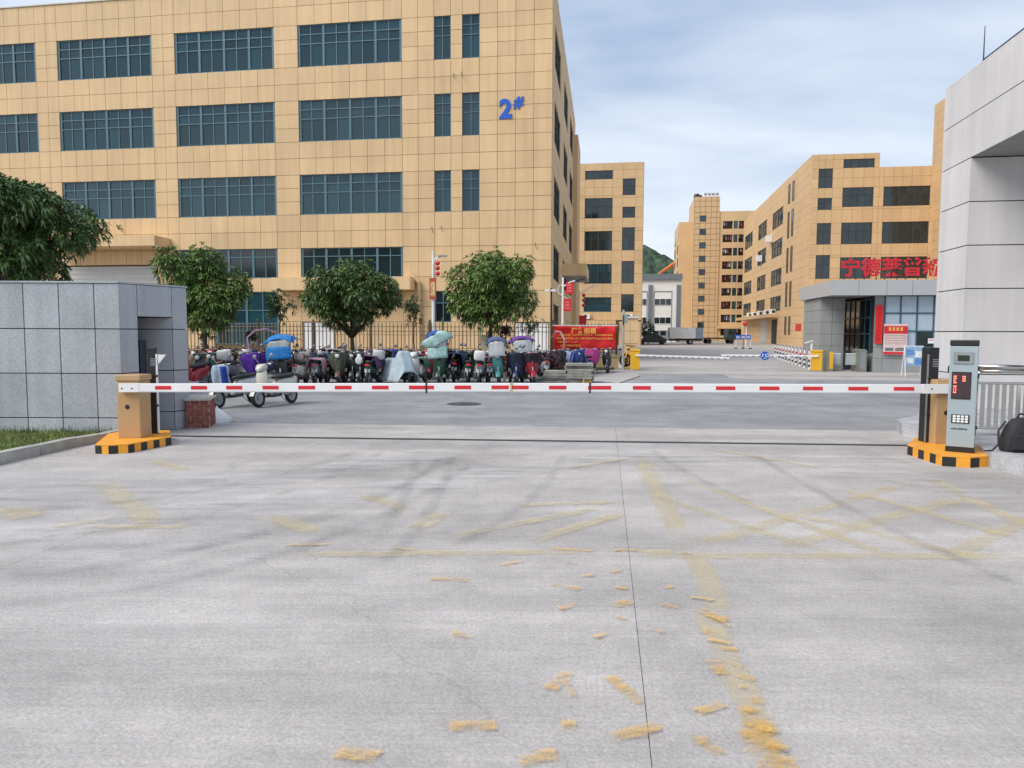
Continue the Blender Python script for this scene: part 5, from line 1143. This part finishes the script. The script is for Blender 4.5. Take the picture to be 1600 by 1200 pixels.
t = scooter('scooter with a blue jacket thrown over its bars left of the covered scooter', G(599, 598), 86, 'brown', 'black', box='silver'); rag(t, cloth('royal', (.03, .06, .25)), .05, .55, .36, .42, 1.12)
covered('scooter hidden under a pale grey-blue dust cover', G(623, 601), -58, cloth('cover_grey', (.36, .44, .48), 5, .15))
t = scooter('white-fronted scooter with a green and white wrap right of the covered scooter', G(656, 599), -100, 'white', 'green'); rag(t, cloth('green_wrap', (.12, .26, .2), 12, .6), -.6, .1, .3, .35, .86)
t = scooter('scooter with a teal oval windscreen and dark blue canopy', G(691, 600), -92, 'green', 'white'); canopy(t, cloth('dark_blue', (.03, .08, .33)), clear, 1.8, w=.40, band=tealc)
sheet(lambda u, v: (.70-.12*(2*u-1)**2-.02*v, .50*(2*u-1)*math.sqrt(max(.02, 1-(2*v-1)**2))+.0, 1.28+.40*v+.10*(2*u-1)), 12, 10, 'oval_screen', tealc, t)
t = scooter('black scooter draped in navy fabric just right of the teal screen', G(712, 596), 88, 'black', 'black'); rag(t, cloth('navy', (.02, .04, .13)), -.8, .5, .36, .45, 1.0)
t = scooter('dark green scooter with white mirrors left of the white box scooter', G(731, 599), 91, 'green', 'black', 'black')
t = scooter('dark scooter with a flat white top box', G(748, 600), 90, 'grey', 'black', box='white')
t = scooter('scooter with a pink and grey towel hanging from its side', G(762, 599), 94, 'grey', 'black'); rag(t, cloth('rose', (.5, .2, .27), 18, .5), -.7, -.2, .3, .5, .9)
t = scooter('scooter with a navy star-dotted canopy and clear front screen', G(780, 600), -90, 'teal', 'black'); canopy(t, cloth('navy_dots', (.07, .10, .22), 60, .8), clear, 1.6, w=.36)
t = scooter('scooter with a purple umbrella canopy behind the red scooter', G(818, 590), -86, 'brown', 'black'); canopy(t, cloth('violet', (.13, .04, .24)), clear, 1.62, w=.48, tilt=-.05)
t = scooter('red-faced scooter with a black quilted apron beside the stone pile', G(832, 600), -88, 'red', 'white'); quilt(t, cloth('black_quilt', (.03, .025, .035)), .4, .62)
t = scooter('black scooter under a lilac quilt parked behind the stone pile', G(866, 590), -70, 'black', 'black'); quilt(t, cloth('black_quilt', (.03, .025, .035)), .45, .4); rag(t, cloth('lilac', (.42, .3, .38), 10), -.7, .3, .34, .4, .95); fr3 = MB(); fr3.tube([(.5, .2, .95), (.6, .25, 1.4), (.3, .25, 1.72), (-.2, .25, 1.75), (-.6, .25, 1.5)], .03, 6); fr3.build('hood_hoop', cloth('hood_grey', (.30, .25, .25)), t)
t = scooter('scooter with a blue and white wrap right of the lilac quilt', G(900, 589), -75, 'navy', 'white'); rag(t, cloth('blue_white', (.22, .28, .45), 9, .6), -.7, .5, .34, .4, 1.0); quilt(t, cloth('royal', (.03, .06, .25)), .38)
t = scooter('scooter wrapped in a magenta cover below the red banner', G(926, 584), -95, 'black', 'black'); quilt(t, cloth('magenta', (.38, .04, .20)), .42, .35); rag(t, cloth('magenta', (.38, .04, .20)), -.6, .3, .3, .35, .98)
t = scooter('black scooter with a big front wheel between the magenta cover and sign post', G(950, 583), -100, 'black', 'silver')
# second row, partly hidden
for k, (px, py, b_c, tr_c, lab) in enumerate(((312, 592, 'brown', 'black', 'brown scooter at the back left of the crowd near the leaning trunk'), (335, 590, 'red', 'black', 'dark red scooter at the back, left of the purple wrap'), (358, 591, 'white', 'black', 'white scooter at the back between green and purple scooters'), (385, 590, 'silver', 'black', 'silver scooter at the back touching the purple wrap'), (455, 591, 'black', 'black', 'black scooter tucked in right behind the blue canopy'), (645, 590, 'brown', 'black', 'brown scooter tucked in behind the grey-blue dust cover'))):
    scooter(lab, G(px, py), -80+k*7, b_c, tr_c)
for k, (px, py, b_c, tr_c, lab) in enumerate((
 (484, 591, 'black', 'black', 'black scooter in the back row behind the beige and pink-draped ones'), (508, 590, 'brown', 'black', 'brown scooter in the back row behind the dotted wrap'), (532, 591, 'navy', 'black', 'navy scooter in the back row left of the forked trunk'), (558, 590, 'black', 'red', 'black scooter with a red deck in the back row right of the forked trunk'),
 (585, 591, 'black', 'grey', 'black scooter in the back row left of the blue jacket'), (612, 590, 'navy', 'black', 'navy scooter in the back row directly behind the dust cover'), (672, 592, 'red', 'black', 'dark red scooter in the back row left of the teal screen'), (704, 590, 'navy', 'navy', 'navy scooter in the back row behind the teal screen'), (740, 590, 'brown', 'black', 'brown scooter in the back row behind the white top box'),
 (797, 598, 'black', 'black', 'black scooter right of the star-dotted canopy'), (812, 600, 'navy', 'black', 'navy scooter left of the red-faced scooter'), (848, 592, 'grey', 'black', 'grey scooter between the red-faced scooter and the lilac quilt'), (883, 586, 'black', 'purple', 'black scooter between the lilac quilt and the blue-white wrap'), (912, 585, 'purple', 'black', 'purple scooter between the blue-white wrap and the magenta cover'), (558, 599, 'black', 'black', 'black scooter touching the left of the round-lamp scooter'), (585, 600, 'green', 'black', 'dark green scooter between the round lamp and the blue jacket'), (534, 600, 'brown', 'black', 'brown scooter between the dotted wrap and the rear-rack scooter'))):
    t = scooter(lab, G(px, py), (90 if k % 2 else -90)+(k*37 % 23)-11, b_c, tr_c)
    if k % 3 == 0: rag(t, cloth(('wine', 'slate', 'plum')[k//3 % 3], ((.15, .03, .06), (.08, .1, .13), (.1, .04, .12))[k//3 % 3]), -.7, .3, .3, .35, .95)
    elif k % 3 == 1: quilt(t, cloth(('ink', 'mauve', 'moss')[k//3 % 3], ((.02, .025, .05), (.2, .12, .2), (.05, .07, .04))[k//3 % 3]), .38, .4)
# ================================================================== YARD VEHICLES AND SIGNS
tr_ = thing('box_truck', 'white box truck parked across the back of the yard', 'truck', G(1053, 538.2), math.radians(176)); tr_.scale = (.85, .85, .95)
MB().box(-3.4, .9, -1.05, 1.05, .95, 2.55).build('cargo_box', M('truck_white', (.62, .62, .62), .5, .08), tr_); MB().box(-4.6, -3.45, -1.0, 1.0, .9, 2.5).build('tail_frame', M('truck_blue', (.2, .27, .33), .5), tr_)
cbm = MB().prism([(1.1, .6), (2.9, .6), (2.9, 1.25), (2.55, 2.1), (1.1, 2.15)], -.95, .95, 'y').build('cab', M('truck_white', (.62, .62, .62)), tr_); MB().prism([(2.84, 1.3), (2.92, 1.3), (2.6, 2.05), (2.52, 2.05)], -.85, .85, 'y').build('windscreen', glass_dark, cbm); MB().box(1.5, 2.4, .945, .96, 1.35, 2.0).build('side_window', glass_dark, cbm); MB().box(1.5, 2.4, -.96, -.945, 1.35, 2.0).build('side_window', glass_dark, cbm)
MB().box(-4.6, 2.7, -.45, .45, .55, .9).build('chassis', black, tr_)
for x in (-2.6, 2.0):
    for y in (-.85, .85): w = MB().lathe([(.0, .1), (.25, .1), (.42, .08), (.42, -.08), (.25, -.1), (0, -.1)], (x, y, .42), (0, 1, 0), 14).build('wheel', rubber, tr_); MB().lathe([(0, 0), (.2, 0)], (x, y+math.copysign(.102, y), .42), (0, 1, 0), 10).build('hub', steel, w)
fb_ = thing('flatbed_truck', 'dark flatbed truck with a teal cab beside the dormitory', 'truck', G(1122, 537), math.radians(4))
MB().box(-2.6, 1.1, -.9, .9, .7, .95).build('bed', M('bed_rust', (.10, .08, .06), .8), fb_); MB().prism([(1.2, .6), (2.6, .6), (2.6, 1.2), (2.3, 2.2), (1.2, 2.25)], -.9, .9, 'y').build('cab', M('cab_teal', (.03, .07, .09), .4), fb_); MB().box(1.45, 2.2, -.915, -.9, 1.4, 2.0).build('side_window', glass_dark, fb_)
for x in (-1.7, 1.8):
    for y in (-.8, .8): MB().lathe([(0, .1), (.25, .1), (.38, .08), (.38, -.08), (.25, -.1), (0, -.1)], (x, y, .38), (0, 1, 0), 12).build('wheel', rubber, fb_)
dcar = thing('parked_car', 'dark parked car in the yard beside the tan office building', 'car', G(1018, 538.5), math.radians(170))
MB().prism([(-2, .3), (2, .3), (2.05, .75), (1.3, .85), (.7, 1.4), (-.9, 1.42), (-1.7, .9), (-2.05, .85)], -.85, .85, 'y').build('body', M('car_dark', (.02, .02, .025), .25), dcar); MB().prism([(1.15, .9), (.66, 1.34), (-.85, 1.36), (-1.45, .92)], -.86, .86, 'y').build('side_glass', glass_dark, dcar)
for x in (-1.3, 1.3):
    for y in (-.78, .78): MB().lathe([(0, .1), (.2, .1), (.31, .08), (.31, -.08), (.2, -.1), (0, -.1)], (x, y, .31), (0, 1, 0), 12).build('wheel', rubber, dcar)
br_ = thing('sign_trestle', 'trestle with blue signs and red-white feet standing in the yard', 'road sign', G(1161, 545), RZ)
for x in (-.75, 0, .75): MB().box(x-.04, x+.04, -.04, .04, 0, 1.5).build('leg', redp if x == 0 else white, br_)
for x in (-.8, -.28, .25): 
    q = piece('sign_panel', br_, M('sign_blue', (.01, .1, .48)), x, x+.5, -.08, -.05, 1.0, 1.5); ms = MB(); [ms.box(x+.08+.12*j, x+.15+.12*j, -.088, -.081, 1.12, 1.38) for j in range(3)]; ms.build('sign_mark', white, br_)
for x in (-.75, 0, .75): piece('foot', br_, kerbk, x-.12, x+.12, -.3, .3, 0, .12)
yt = thing('round_tree', 'small round green tree in front of the white building', 'tree', A0(1013, 112), 0); MB().cyl((0, 0, 0), (0, 0, 1.6), .1, .07).build('trunk', bark, yt); lm = MB(); leaves(lm, [(0, 0, 2.0, 1.1, 1.1, 1.3), (.3, 0, 1.3, 1.0, 1.0, .9)], 160, 9, .4, .3, .4, .4, 77); me = bpy.data.meshes.new('crown'); me.from_pydata(lm.v, [], lm.f); me.materials.append(leaf_small); ob('crown', me, yt)
rl3 = thing('red_lantern_pole', 'thin white pole with a red lantern in front of the right building', 'lamp post', A0(1166, 95), 0); MB().cyl((0, 0, 0), (0, 0, 3.2), .06).build('pole', white, rl3); MB().ball((-.2, -.1, 2.9), .35, .3, .32).build('lantern', M('lantern_red', (.55, .03, .03)), rl3)
